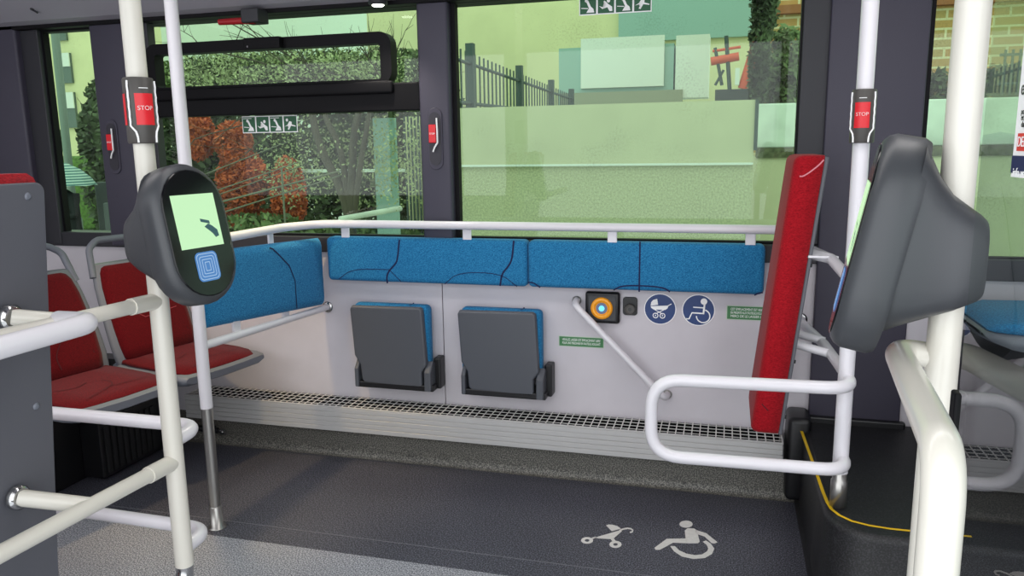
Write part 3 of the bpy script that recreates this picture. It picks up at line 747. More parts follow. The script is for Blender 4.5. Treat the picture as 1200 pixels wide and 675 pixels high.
# pipe fitting under the heater
t = thing('pipe_fitting', (-2.22, 2.83, .07), 'black pipe fitting with a metal tip under the heater left end', 'pipe')
fq = AY(250, 504, 2.80)
MB().tube([fq-V((.25, 0, -.02)), fq-V((.05, 0, 0)), fq+V((.02, 0, 0))], .014, 12).tube([fq-V((.03, 0, 0)), fq+V((.0, 0, 0))], .022, 12).build('hose', 'black', t)
MB().tube([fq+V((.02, 0, 0)), fq+V((.075, -.02, 0))], .008, 10).lathe([(.013, .05), (.013, .065)], fq, (1, -.2, 0), 12).build('tip', 'chrome', t)

# ================================================================== PODIUM
t = thing('wheel_arch_step', (.9, 2.5, 0), 'black vinyl covered raised step with a yellow edge line, right of the bay', 'step')
def podout(ins):
    r = .13-ins; x0, y0 = .288+ins, 2.045+ins
    pts = [(2.5, 2.936), (x0, 2.936)]
    for k in range(9):
        a = math.radians(180+90*k/8); pts.append((x0+r+r*math.cos(a), y0+r+r*math.sin(a)))
    pts.append((2.5, y0)); return pts
b = MB(); b.loft([[(x, y, z) for x, y in podout(i)] for i, z in ((-.012, 0), (0, .02), (0.002, PT-.02), (.006, PT-.007), (.014, PT-.001), (.02, PT))], True, True)
b.build('body', 'podium', t)
yl = [AZ(px, py, PT+.0008) for px, py in ((940, 503), (949, 528), (958, 553), (966, 576), (971, 588), (976, 596), (985, 603), (1000, 610), (1020, 615), (1045, 619), (1075, 622), (1140, 628))]
MB().ribbon([p+V((-.004, -.004, 0)) for p in yl], .0095, (0, 0, 1)).build('edge_line', 'yellow', t)
MB().box((.238, 2.80, .02), (.318, 2.948, .335), .02, 4, smooth=True).build('corner_lip', 'black', t)
MB().box((.318, 2.90, PT-.01), (.64, 2.93, PT+.022), .006).build('back_ledge', 'black', t)

# ================================================================== GLASS SCREEN + POSTER
GX = .277
t = thing('glass_screen', (GX, .85, 0), 'clear glass screen beside the near right stanchion with black lower edge seal', 'glass screen')
MB().poly([(GX, .52, 0), (GX, 1.005, 0), (GX, 1.005, 1.95), (GX, .52, 1.95)]).build('pane', 'clear', t)
MB().box((GX-.004, 1.004, 0), (GX+.010, 1.026, 1.0), .003).build('edge_seal', 'gasket', t)
pa, pb = AX(1184.5, 207, GX-.002), AX(1197, 60, GX-.002)
ptop = 1.56
t = thing('notice_poster', (GX-.002, pa.y-.15, pa.z), 'white notice sheet with a red box and dark blue footer stuck on the glass screen', 'poster')
MB().box((GX-.002, pa.y-.21, pa.z), (GX-.0008, pa.y, ptop)).build('sheet', 'whitep', t)
MB().box((GX-.003, pa.y-.21, pa.z+.004), (GX-.0015, pa.y-.001, pa.z+.021)).build('footer', mat('footer_navy', (34, 40, 84), .5), t)
yy = lambda px, py: AX(px, py, GX-.003)
rbx = yy(1192, 166)
MB().box((GX-.003, rbx.y-.09, rbx.z-.009), (GX-.0015, rbx.y, rbx.z+.008)).build('red_box', mat('poster_red', (216, 60, 52), .5), t)
text('lettering', 'DEMANDEZ', facing((GX-.0035, rbx.y-.002, rbx.z-.0005), (0, -1, 0), (0, 0, 1)), .014, 'whitep', t, 'LEFT', 1)
for py, s, sz_ in ((104, 'en ligne', .02), (131, 'pour voyager', .008), (138, 'et valider', .008), (146, 'dans le bus', .008), (202, 'info voyageurs', .012)):
    q = yy(1197 if py < 190 else 1187, py)
    text('lettering', s, facing((GX-.0035, q.y-.001, q.z), (0, -1, 0), (0, 0, 1)), sz_, 'whitep' if py > 190 else 'black', t, 'LEFT')

# ================================================================== RIGHT BLUE SEAT BEYOND THE GLASS
t = thing('bus_seat', (1.0, 2.62, PT), 'blue cushioned bus seat with grey rim seen through the right glass screen', 'seat')
def ring_(x, w, zt, zb, c=2.64): return [V((x, c-w, zb+.01)), V((x, c-w, zt-.006)), V((x, c-w+.015, zt)), V((x, c+w-.015, zt)), V((x, c+w, zt-.006)), V((x, c+w, zb+.01)), V((x, c, zb-.004))]
MB().loft([ring_(.735, .13, .742, .735), ring_(.752, .17, .748, .715), ring_(.80, .20, .75, .70), ring_(.95, .215, .75, .675), ring_(1.22, .215, .75, .665)]).build('seat_shell', 'gshell', t)
MB().loft([ring_(.75, .13, .755, .742), ring_(.765, .165, .775, .742), ring_(.82, .19, .785, .742), ring_(.95, .20, .785, .742), ring_(1.18, .20, .785, .742)]).build('seat_cushion', ['blue'], t)
MB().loft([[V((1.17+k*.1, y, .76+k*.5)) for y in (2.44, 2.84)]+[V((1.22+k*.1, y, .76+k*.5)) for y in (2.84, 2.44)] for k in (0, 1)], True, False).build('backrest', 'blue', t)
MB().box((.70, 2.40, PT), (1.5, 2.94, .66), .03, 3).build('pedestal', 'frame', t)

# ================================================================== FLOOR SYMBOLS
ff = lambda x, y: AZ(670+x/6.667, 600+y/6.667, .0012)
b = MB()
ring2(b, 120, 222, 47, 18, ff, 26, 10); ring2(b, 342, 253, 48, 18, ff, 28, 10)
b.poly([ff(*p) for p in ((165, 204), (385, 140), (392, 150), (320, 213), (200, 206))])
b.poly([ff(*p) for p in ((298, 205), (322, 200), (352, 232), (325, 238))])
b.poly([ff(*p) for p in ((155, 200), (185, 192), (200, 203), (160, 212))])
strip2(b, smooth_path([(372, 143, 0), (400, 132, 0), (440, 126, 0), (470, 132, 0), (480, 146, 0), (468, 158, 0), (452, 160, 0)], 1) and [(372, 145), (400, 134), (435, 127), (462, 131), (477, 142), (474, 154), (454, 160)], 12, ff)
b.poly([ff(*p) for p in ((268, 104), (285, 98), (318, 99), (355, 109), (386, 130), (312, 150))])
tag(b.build('floor_symbol', 'floorwhite'), 'white pushchair symbol printed on the dark floor', 'floor marking', 'white floor symbols')
b = MB()
b.poly([ff(*p) for p in disc(893, 95, 52, 28)])
b.poly([ff(*p) for p in ((883, 145), (905, 126), (955, 128), (978, 142), (1000, 232), (985, 245), (893, 245))])
b.poly([ff(*p) for p in ((965, 138), (1050, 165), (1140, 236), (1115, 247), (1092, 242), (1038, 192), (975, 172))])
b.poly([ff(*p) for p in ((900, 206), (905, 245), (792, 240), (688, 296), (656, 296), (645, 280), (742, 209))])
oc = [(768, 266), (800, 308), (860, 348), (950, 367), (1040, 360), (1097, 328), (1114, 285), (1085, 245), (1048, 222)]
ic = [(806, 266), (838, 298), (896, 325), (965, 337), (1020, 330), (1058, 306), (1066, 285), (1055, 258), (1022, 232)]
for i in range(8): b.poly([ff(*oc[i]), ff(*oc[i+1]), ff(*ic[i+1]), ff(*ic[i])])
tag(b.build('floor_symbol', 'floorwhite'), 'white wheelchair user symbol printed on the dark floor', 'floor marking', 'white floor symbols')

# ================================================================== ESCAPE STICKERS on windows
def escape(x0, x1, z0, z1, label):
    t = thing('escape_sticker', ((x0+x1)/2, 2.978, z0), label, 'sticker', 'green escape stickers on the windows')
    MB().box((x0, 2.9785, z0), (x1, 2.9795, z1)).build('border', 'whitep', t)
    w = (x1-x0)/4; hz = z1-z0
    for k in range(4):
        a = x0+k*w
        MB().box((a+.0035, 2.9775, z0+.004), (a+w-.0035, 2.9784, z1-.004)).build('panel', 'egreen', t)
        fn = lambda u, v, a=a: V((a+w*u, 2.9772, z0+hz*v))
        b = MB()
        if k in (0, 2):
            b.poly([fn(*p) for p in ((.40, .12), (.85, .12), (.80, .30), (.66, .42), (.50, .74), (.38, .70), (.55, .34))])
            b.poly([fn(*p) for p in disc(.40, .72, .085, n=12)]); strip2(b, [(.12, .36), (.50, .33)], .035, fn)
            strip2(b, [(.10, .86), (.72, .86)], .03, fn)
        elif k == 1:
            b.poly([fn(*p) for p in ((.12, .42), (.30, .36), (.48, .42), (.36, .62), (.42, .68), (.62, .50), (.84, .36), (.86, .14), (.70, .14), (.58, .34), (.30, .26))])
            b.poly([fn(*p) for p in disc(.64, .66, .095, n=12)])
        else:
            b.poly([fn(*p) for p in ((.10, .34), (.30, .44), (.46, .66), (.62, .60), (.60, .46), (.88, .38), (.88, .33), (.55, .38), (.40, .15), (.30, .18), (.40, .40))])
            b.poly([fn(*p) for p in disc(.28, .72, .09, n=12)])
        b.build('pictogram', 'whitep', t)
escape(-2.02, -1.755, 1.374, 1.445, 'strip of four green escape pictograms on the opening side window')
escape(-.553, -.287, 1.776, 1.847, 'strip of four green escape pictograms at the top of the large window')

# ================================================================== HEADER FITTINGS
t = thing('emergency_hammer', (-1.93, 2.86, 1.80), 'red emergency hammer in a dark clip under the ceiling edge', 'hammer')
ha, hb_, hc = AY(257, 26, 2.86), AY(291, 24, 2.86), AY(306, 22, 2.86)
MB().tube([ha+V((0, 0, 0)), hb_+V((.03, 0, 0))], [.012, .015], 12).tube([hb_+V((.0, 0, .0)), hc], .011, 10).build('handle', 'hammer', t)
MB().box((hb_.x-.015, 2.83, hb_.z-.012), (hc.x+.004, 2.91, hb_.z+.042), .005).build('clip', 'frame', t)
t = thing('ceiling_spotlight', (-1.30, 2.86, 1.85), 'small round lit spotlight in the ceiling edge above the opening window', 'light')
sq = AY(443, 6, 2.84)
MB().lathe([(.036, .03), (.036, .004), (.030, 0), (.024, .002)], (sq.x, 2.84, sq.z), (0, 0, 1), 28).build('ring', 'frame', t)
MB().lathe([(.023, .0), (.020, -.004), (.001, -.006)], (sq.x, 2.84, sq.z), (0, 0, 1), 24).build('lens', 'lampwhite', t)
tag(MB().lathe([(.009, 0), (.008, .006), (.002, .008)], (-2.88, 2.80, 1.908), (0, -.5, -.87), 12).tube([(-2.88, 2.80, 1.903), (-2.855, 2.80, 1.89)], .004, 8).build('coat_hook', 'frame'), 'tiny dark hook on the grey ceiling cove at top left', 'hook')

# ================================================================== OUTSIDE
G = -.62
M.update(
    ground=mat('wet_pavement', (176, 178, 170), .35, var=.08, scale=2),
    facade=mat('pale_render_facade', (222, 214, 170), .8, var=.04, scale=1.5),
    teal=mat('teal_cladding', (150, 178, 172), .6),
    whitewall=mat('white_cladding', (226, 226, 222), .6),
    hoard=mat('hoarding_panel', (196, 190, 160), .7, var=.04, scale=3),
    hoard2=mat('hoarding_lower', (184, 180, 148), .8, var=.18, scale=70, bump=.2),
    conc=mat('weathered_concrete', (208, 214, 204), .85, var=.12, scale=4, bump=.2, bscale=30),
    moss=mat('dark_soil', (92, 92, 70), .95, var=.4, scale=25),
    iron=mat('dark_fence_iron', (60, 74, 72), .6),
    leafp=mat('pale_leaf', (158, 164, 120), .7, var=.4, scale=4), leafd=mat('dark_leaf', (66, 78, 48), .7, var=.6, scale=4),
    leafm=mat('mid_leaf', (92, 108, 62), .7, var=.5, scale=4),
    leafo=mat('rust_leaf', (186, 88, 46), .7, var=.4, scale=4),
    bark=mat('wet_bark', (72, 64, 52), .8, var=.3, scale=20, stretch=(1, 1, .2)),
    grass=mat('grass_bank', (84, 112, 48), .9, var=.4, scale=12),
    brick=None, lamppost=mat('grey_lamp_post', (118, 128, 122), .5), railm=mat('weathered_rail', (104, 104, 88), .6),
    stone=mat('dark_stone', (58, 62, 64), .5), coat=mat('dark_coat', (26, 27, 32), .8), skin=mat('skin', (190, 140, 118), .6),
    redor=mat('red_orange_steel', (214, 84, 50), .6), wpane=mat('dark_house_window', (92, 104, 100), .2), mint=mat('pale_sky_wall', (225, 232, 225), .8),
)
def bricks():
    m = bpy.data.materials.new('yellow_brick'); m.use_nodes = True; n = m.node_tree.nodes; L = m.node_tree.links; b = n['Principled BSDF']
    tc = n.new('ShaderNodeTexCoord'); mp = n.new('ShaderNodeMapping'); mp.inputs['Rotation'].default_value = (math.pi/2, 0, 0)
    L.new(tc.outputs['Object'], mp.inputs[0]); br = n.new('ShaderNodeTexBrick'); L.new(mp.outputs[0], br.inputs[0])
    br.inputs['Scale'].default_value = 1; br.inputs['Brick Width'].default_value = .3; br.inputs['Row Height'].default_value = .1; br.inputs['Mortar Size'].default_value = .012
    br.inputs['Color1'].default_value = srgb((190, 140, 84)); br.inputs['Color2'].default_value = srgb((176, 150, 96)); br.inputs['Mortar'].default_value = srgb((214, 200, 160))
    L.new(br.outputs[0], b.inputs['Base Color']); b.inputs['Roughness'].default_value = .9
    return m
M['brick'] = bricks()
struct('ground', MB().box((-60, 3.3, G-.1), (40, 90, G)), 'ground', 'pale wet pavement outside', 'ground')
def leafcloud(name, blobs, n, size, m, root, seed):
    rnd = random.Random(seed); b = MB()
    tot = sum(rx*ry*rz for _, (rx, ry, rz) in blobs)
    for c, (rx, ry, rz) in blobs:
        for _ in range(int(n*rx*ry*rz/tot)):
            d = V((rnd.gauss(0, 1), rnd.gauss(0, 1), rnd.gauss(0, 1))).normalized()*(rnd.random()**.45)
            p = V(c)+V((d.x*rx, d.y*ry, d.z*rz)); s = size*rnd.uniform(.6, 1.4)
            a = V((rnd.gauss(0, 1), rnd.gauss(0, 1), rnd.gauss(0, 1))).normalized(); q = a.orthogonal().normalized()
            if m != 'x': b.poly([p-a*s, p+q*s*.5, p+a*s, p-q*s*.5], False)
    return b.build(name, m, root)
def branch(b, p, d, L_, r, dep, rnd):
    q = p; pts = [p]
    for k in range(4):
        d = (d+V((rnd.gauss(0, .13), rnd.gauss(0, .13), rnd.gauss(0, .08)))).normalized(); q = q+d*L_/4; pts.append(q)
    b.tube(pts, [r*(1-.13*k) for k in range(5)], 6 if dep else 4, caps=False)
    if dep > 0:
        for k in range(3 if dep > 1 else 3):
            nd = (d+V((rnd.gauss(0, .5), rnd.gauss(0, .5), rnd.gauss(.15, .4)))).normalized()
            branch(b, pts[rnd.choice((2, 3, 4))], nd, L_*rnd.uniform(.55, .8), r*.5, dep-1, rnd)
# far pale facades
t = thing('building', (-3, 16, G), 'wide pale yellow rendered building behind the fence', 'building')
MB().box((-7.6, 16, G), (.9, 17, 9)).build('facade', 'facade', t)
wq = AY(725, 50, 15.95); wq2 = AY(882, 0, 15.95)
MB().box((wq.x, 15.9, wq.z), (wq2.x, 16, 6.5)).build('cladding_panel', 'teal', t)
t = thing('building', (-32, 24, G), 'tall pale yellow apartment building in the narrow left window', 'building')
fx = [AY(px, 100, 24).x for px in (20, 150)]
MB().box((fx[0]-2, 24, G), (fx[1]+.8, 25, 12)).build('facade', 'facade', t)
for (x0, y0, x1, y1) in ((68, 30, 77, 48), (70, 62, 82, 98), (74, 108, 87, 150)):
    a, c = AY(x0, y1, 23.95), AY(x1, y0, 23.95)
    f = MB().box((a.x, 23.9, a.z), (c.x, 24, c.z)).build('window', 'wpane', t)
    MB().box((a.x, 23.86, a.z+(c.z-a.z)*.55), (c.x, 23.9, c.z)).build('blind', 'whitewall', f)
t = thing('building', (-10, 30, G), 'large pale building far behind the opening side window', 'building')
MB().box((-34, 32, G), (-8.2, 33, 16)).build('facade', 'mint', t)
# site cabin
a, c = AY(655, 107, 12), AY(836, 40, 12)
t = thing('site_cabin', ((a.x+c.x)/2, 12.5, G), 'white and teal site cabin behind the pale hoarding', 'cabin')
MB().box((a.x, 12, G), (AY(790, 50, 12).x, 14, AY(655, 57, 12).z)).build('body', 'teal', t)
p0, p1 = AY(681, 104, 11.97), AY(779, 41, 11.97); MB().box((p0.x, 11.94, p0.z), (p1.x, 12, p1.z)).build('wall_panel', 'whitewall', t)
p0, p1 = AY(791, 115, 11.97), AY(832, 40, 11.97); MB().box((p0.x, 11.94, p0.z), (p1.x, 12.4, p1.z)).build('end_panel', 'whitewall', t)
p0, p1 = AY(658, 124, 11.95), AY(800, 105, 11.95); MB().box((p0.x, 11.9, p0.z), (p1.x, 12, p1.z)).build('plinth', mat('cabin_plinth', (150, 150, 130), .8), t)
# hoarding
HY = 6.0
t = thing('site_hoarding', (-1.0, HY, G), 'long pale flat site hoarding outside the large window', 'hoarding')
hx0, hx1 = AY(520, 150, HY).x, AY(884, 150, HY).x; hz = 1.61; hl = 1.155
MB().box((hx0, HY, hl), (hx1, HY+.04, hz)).build('upper_panel', 'hoard', t)
MB().box((hx0, HY, G), (hx1, HY+.04, hl)).build('lower_panel', 'hoard2', t)
MB().box((hx0, HY-.03, hl-.008), (hx1, HY+.02, hl+.008)).build('ledge', 'whitewall', t)
MB().box((hx1, HY-.01, 1.25), (hx1+.025, HY+.04, hz)).build('end_post', 'iron', t)
# iron fence running away to the right
fa, fb_ = AY(530, 52, 6.3), AY(672, 112, 11.5)
t = thing('iron_fence', (fa.x, fa.y, 1.5), 'dark iron picket fence receding above the hoarding', 'fence')
A0, A1 = V((fa.x-.02, 6.3, 0)), V((fb_.x, 11.5, 0)); ztop = lambda u: fa.z*(1-u)+fb_.z*u+.03
pk = MB(); nP = 40
for k in range(nP+1):
    u = k/nP; p = A0.lerp(A1, u); zt = fa.z*(1-u)+fb_.z*u
    pk.box((p.x-.007, p.y-.007, 1.2), (p.x+.007, p.y+.007, zt))
pk.build('pickets', 'iron', t)
for dz in (.10, .46):
    MB().tube([(A0.x, A0.y, fa.z-dz), (A1.x, A1.y, fb_.z-dz*.6)], .016, 8).build('rail', 'iron', t)
for u in (.10, .42, .72, .97):
    p = A0.lerp(A1, u); MB().box((p.x-.035, p.y-.035, 1.1), (p.x+.035, p.y+.035, fa.z*(1-u)+fb_.z*u+.08)).build('post', 'iron', t)
# retaining wall, brick wall and planting on the right
RY = 7.2
t = thing('retaining_wall', (2.2, RY, G), 'weathered concrete retaining wall right of the hoarding', 'wall')
cx0 = AY(887, 150, RY).x; zt = AY(915, 121, RY).z; zb = AY(915, 173, RY).z
MB().box((cx0, RY, zb), (4.5, RY+1.2, zt), .01).build('upper_block', 'conc', t)
MB().box((cx0, RY-.12, zb-.085), (4.5, RY+.1, zb)).build('soil_ledge', 'moss', t)
MB().box((cx0-.6, RY-.1, G), (4.5, RY+1.2, zb-.08)).build('lower_wall', 'hoard', t)
t = thing('brick_wall', (2.5, 9.6, G), 'yellow brick building wall behind the retaining wall', 'wall')
bx0 = AY(884, 60, 9.6).x
MB().box((bx0, 9.6, G), (6.5, 10, 5)).build('masonry', 'brick', t)
MB().box((bx0, 9.5, AY(915, 16, 9.5).z), (6.5, 9.6, AY(915, 6, 9.5).z)).build('string_course', mat('brown_band', (150, 92, 56), .8), t)
def bush(name, blobs, n, size, m, label, cat, seed, group=None, stem=None):
    c = blobs[0][0]; t = thing(name, (c[0], c[1], blobs[-1][0][2]-blobs[-1][1][2]), label, cat, group)
    leafcloud('foliage', blobs, n, size, m, t, seed)
    if stem: 
        b = MB(); rnd = random.Random(seed+9)
        for k in range(stem): branch(b, V((c[0]+rnd.uniform(-.1, .1), c[1], blobs[-1][0][2]-blobs[-1][1][2])), V((rnd.gauss(0, .2), 0, 1)).normalized(), blobs[0][1][2], .02, 1, rnd)
        b.build('stem', 'bark', t)
    return t
iv = AY(890, 60, 7.6)
bush('ivy_column', [((iv.x, 7.6, 2.1), (.10, .12, .62)), ((iv.x+.03, 7.6, 2.5), (.13, .12, .3))], 2600, .03, 'leafd', 'dark ivy covered post at the right edge of the large window', 'ivy', 3)
sx_ = AY(921, 70, 8.0)
bush('shrub', [((sx_.x, 8.0, 1.95), (.24, .2, .45)), ((sx_.x+.05, 8.0, 1.75), (.26, .2, .2))], 3200, .035, 'leafm', 'leafy green shrub on the concrete wall beside the ivy post', 'shrub', 4, None, 3)
b_ = AY(1150, 108, 8.0)
bush('shrub', [((b_.x-.45, 8.0, 1.78), (.35, .2, .16)), ((b_.x+.3, 8.0, 1.78), (.5, .2, .18))], 2600, .035, 'leafd', 'low dark shrub on the concrete wall right of the wide pillar', 'shrub', 5)
fq = AY(1184, 104, 7.5)
t = thing('iron_fence', (fq.x, 7.5, fq.z), 'short piece of iron fence seen through the right glass screen', 'fence')
pk = MB()
for k in range(9): x = fq.x-.06+k*.055; pk.box((x-.008, 7.49, fq.z-.05), (x+.008, 7.51, AY(1184, 58, 7.5).z))
pk.build('pickets', 'iron', t)
for py in (64, 98): z = AY(1184, py, 7.5).z; MB().tube([(fq.x-.1, 7.5, z), (fq.x+.45, 7.5, z)], .012, 8).build('rail', 'iron', t)
# red-orange frame with dark poles
Yf = 9.0
t = thing('steel_frame', (AY(860, 100, Yf).x, Yf, 1.5), 'red-orange steel frame with dark poles behind the hoarding', 'frame')
f2 = lambda px, py: AY(px, py, Yf)
MB().tube([f2(833, 72), f2(866, 66)], .045, 8).tube([f2(835, 60), f2(868, 55)], .015, 8).build('cross_beam', 'redor', t)
MB().tube([f2(870, 104), f2(884, 58), f2(889, 30)], .05, 8).tube([f2(880, 104), f2(886, 66)], .03, 8).build('slanted_boom', 'redor', t)
MB().tube([f2(855, 105), f2(851, 42)], .022, 8).build('pole', 'iron', t); MB().tube([f2(846, 100), f2(838, 56)], .018, 8).build('pole', 'iron', t)
MB().tube([f2(838, 100), f2(848, 82)], .014, 8).build('brace', 'iron', t)
MB().box((f2(861, 100).x, Yf-.05, f2(861, 100).z), (f2(867, 80).x, Yf, f2(867, 80).z)).build('white_plate', 'whitewall', t)
MB().box((f2(838, 112).x, Yf-.05, f2(838, 118).z), (f2(886, 112).x, Yf+.1, f2(886, 104).z)).build('base', 'stone', t)
# vegetation outside the opening window
hY = 13
def hedge(px0, px1, pt, pb, Y, n, size, m, label, seed, kind=None):
    a, c = AY(px0, pb, Y), AY(px1, pt, Y); blobs = []
    k = max(2, int((c.x-a.x)/1.2)); rnd = random.Random(seed)
    for i in range(k+1):
        x = a.x+(c.x-a.x)*i/k; blobs.append(((x, Y+rnd.uniform(-.2, .2), (a.z+c.z)/2), ((c.x-a.x)/k*.75, .5, (c.z-a.z)/2*rnd.uniform(.9, 1.1))))
    t = thing('hedge', ((a.x+c.x)/2, Y, a.z), label, 'hedge')
    leafcloud('foliage', blobs, n, size, m, t, seed)
    return t
hedge(150, 510, 92, 300, 14, 20000, .085, 'leafd', 'dark green hedge behind the tree in the opening window', 11)
hedge(185, 470, 58, 108, 13.2, 9000, .06, 'leafm', 'mid green leafy crown mass behind the hopper sash', 12)
hedge(210, 520, 255, 300, 9, 6000, .05, 'leafm', 'low green planting under the tree in the opening window', 14)
for i, (px, py, rx, rz, lab) in enumerate(((231, 158, .22, .36, 'upright rust-orange shrub behind the thin stanchion'), (274, 168, .24, .32, 'rust-orange shrub below the left end of the escape strip'), (285, 212, .40, .45, 'broad rust-brown shrub in the middle of the opening window'), (338, 228, .24, .55, 'rust-brown shrub left of the tree trunk'), (280, 258, .75, .20, 'low rust-brown shrub above the side hip rest'))):
    p = AY(px, py, 9.5+.1*i)
    bush('rust_shrub', [(tuple(p), (rx, .3, rz))], 4200, .032, 'leafo', lab, 'shrub', 20+i, 'rust-coloured shrubs', 2)
# tree with several stems
tb = AY(412, 268, 7.5)
t = thing('tree', (tb.x, tb.y, G), 'dark many-stemmed bare tree outside the opening window', 'tree')
rnd = random.Random(5); b = MB()
for tops, r in ((((402, 225), (372, 168), (364, 120)), .065), (((406, 215), (398, 170), (378, 132), (372, 90)), .05), (((412, 215), (414, 160), (420, 130), (440, 90)), .06), (((418, 225), (424, 180), (432, 140), (436, 100)), .045)):
    pts = [V((tb.x, tb.y, G)), V(tb)]+[AY(px, py, tb.y) for px, py in tops]
    b.tube(smooth_path(pts, 1), [r*(1-.05*k) for k in range(len(smooth_path(pts, 1)))], 8, caps=False)
b.build('trunk', 'bark', t)
b = MB()
for k in range(15):
    px = 200+k*20; s = AY(rnd.choice((366, 385, 430, 440))+rnd.uniform(-20, 20), rnd.uniform(85, 130), tb.y)
    e = AY(px+rnd.uniform(-10, 10), rnd.uniform(55, 95), tb.y)
    branch(b, s, (e-s).normalized(), max(.5, (e-s).length*.8), .012, 2, rnd)
b.build('branches', 'bark', t)
leafcloud('leaves', [((AY(px, 82, 7.5).x, 7.6, AY(px, 84, 7.5).z), (.55, .3, .30)) for px in (240, 300, 360, 425)], 5200, .020, 'leafp', t, 77)
leafcloud('leaves', [((AY(px, 100, 7.5).x, 7.7, AY(px, 190, 7.5).z), (.5, .3, .55)) for px in (330, 400, 460)], 2600, .018, 'leafp', t, 78)
leafcloud('leaves', [((AY(px, 84, 7.5).x, 7.8, AY(px, 84, 7.5).z), (.55, .3, .30)) for px in (230, 300, 360, 430)], 5200, .024, 'leafd', t, 79)
# teal post panel, bar fence, handrails
p0, p1 = AY(441, 240, 8.2), AY(462, 138, 8.2); p2_, p3_ = AY(478, 240, 8.2), AY(474, 138, 8.2)
t = thing('teal_panel', (p0.x, 8.2, G), 'pale teal upright panel right of the tree', 'panel')
MB().box((p0.x, 8.2, G), (p1.x, 8.25, p1.z)).build('board', 'teal', t)
t = thing('bar_fence', (AY(487, 200, 9).x, 9, G), 'yellowish barred fence at the right end of the opening window', 'fence')
b = MB()
for px in range(476, 505, 4): q = AY(px, 200, 9); b.box((q.x-.01, 8.99, G), (q.x+.01, 9.01, AY(px, 136, 9).z))
b.build('bars', 'iron', t); q0, q1 = AY(474, 150, 9.1), AY(506, 136, 9.1)
MB().box((q0.x, 9.1, G), (q1.x, 9.14, q1.z)).build('backing', 'facade', t)
t = thing('ramp_railing', (-3.2, 6.5, G), 'pale sloping ramp handrails in front of the rust shrubs', 'railing')
for (x0, y0, x1, y1, r) in ((238, 205, 345, 163, .010), (246, 226, 350, 190, .012), (248, 231, 352, 195, .010), (254, 238, 400, 200, .018), (258, 250, 398, 206, .014)):
    MB().tube([AY(x0, y0, 6.4), AY(x1, y1, 7.0)], r*.5, 8).build('handrail', 'railm', t)
for px, py in ((250, 228), (330, 198)):
    q = AY(px, py, 6.6); MB().tube([(q.x, 6.6, G), q], .010, 8).build('post', 'railm', t)
t = thing('low_coping', (AY(440, 250, 8).x, 8, G), 'pale low stone coping at the foot of the tree', 'coping')
MB().tube([AY(398, 257, 7.2), AY(470, 244, 7.8)], .03, 8).build('coping', 'conc', t)
q0, q1 = AY(330, 203, 10), AY(510, 198, 10); MB().box((q0.x, 10, q1.z-.04), (q1.x, 10.2, q1.z)).build('back_coping', 'conc', t)
# narrow left window: lamp post, tree, bank, blocks, person with umbrella
lpx = AY(72, 120, 14)
t = thing('lamp_post', (lpx.x, 14, G), 'grey lamp post in the narrow left window', 'lamp post')
MB().tube([AY(80, 196, 14)-V((0, 0, 1.2)), AY(64, 30, 14)+V((0, 0, 1.0))], .085, 12).build('pole', 'lamppost', t)
MB().lathe([(.16, 0), (.16, .5), (.1, .55)], (AY(80, 196, 14).x, 14, G), (0, 0, 1), 16).build('base', 'lamppost', t)
q = AY(116, 150, 18)
bush('evergreen_tree', [((q.x, 18, q.z-.3), (.62, .5, 1.1)), ((q.x+.15, 18, q.z+.5), (.4, .4, .8))], 4200, .09, 'leafd', 'dark evergreen tree behind the narrow left window', 'tree', 31, None, 2)
MB().tube([(q.x, 18, G), (q.x, 18, q.z-.2)], .12, 10).build('trunk', 'bark', bpy.data.objects['evergreen_tree'])
bb = AY(85, 165, 17.5)
bush('bush', [((bb.x-.4, 16.9, bb.z), (.8, .25, .35))], 2000, .09, 'leafd', 'low dark bush behind the lamp post', 'bush', 32)
a, c = AY(55, 209, 16), AY(150, 182, 16)
t = thing('grass_bank', (a.x, 16, G), 'green grassy bank behind the umbrella', 'grass bank')
MB().box((a.x-1, 16, G), (c.x+1, 16.6, c.z), .1, 3).build('bank', 'grass', t)
for i, (x0, y0, x1, y1, lab) in enumerate(((110, 258, 136, 214, 'dark stone block nearer the umbrella'), (120, 262, 140, 238, 'dark stone block low in the narrow left window'))):
    p0, p1 = AY(x0, y1, 9-i), AY(x1, y0, 9-i)
    o = MB().prism([(p0.x, 9-i, p0.z), (p1.x, 9-i, p0.z+.02), (p1.x, 9-i, G), (p0.x, 9-i, G)], (0, .6, 0), .015)
    tag(o.build('stone_block', 'stone'), lab, 'block', 'dark stone blocks')
Yp = 8.5
uq = AY(65, 189, Yp); half = abs(AY(102, 218, Yp).x-uq.x)
t = thing('umbrella', (uq.x, Yp, uq.z-.9), 'teal striped open umbrella held by the person outside', 'umbrella')
def stripes():
    m = bpy.data.materials.new('striped_teal'); m.use_nodes = True; n = m.node_tree.nodes; L = m.node_tree.links; b = n['Principled BSDF']
    tc = n.new('ShaderNodeTexCoord'); w = n.new('ShaderNodeTexWave'); w.bands_direction = 'Z'; w.inputs['Scale'].default_value = 9; L.new(tc.outputs['Object'], w.inputs[0])
    rp = n.new('ShaderNodeValToRGB'); rp.color_ramp.elements[0].color = srgb((70, 110, 112)); rp.color_ramp.elements[1].color = srgb((176, 196, 190)); rp.color_ramp.elements[0].position = .5; rp.color_ramp.elements[1].position = .8
    L.new(w.outputs[0], rp.inputs[0]); L.new(rp.outputs[0], b.inputs['Base Color']); b.inputs['Roughness'].default_value = .6
    return m
M['stripe'] = stripes()
zr = uq.z-AY(102, 218, Yp).z
b = MB(); rings = []
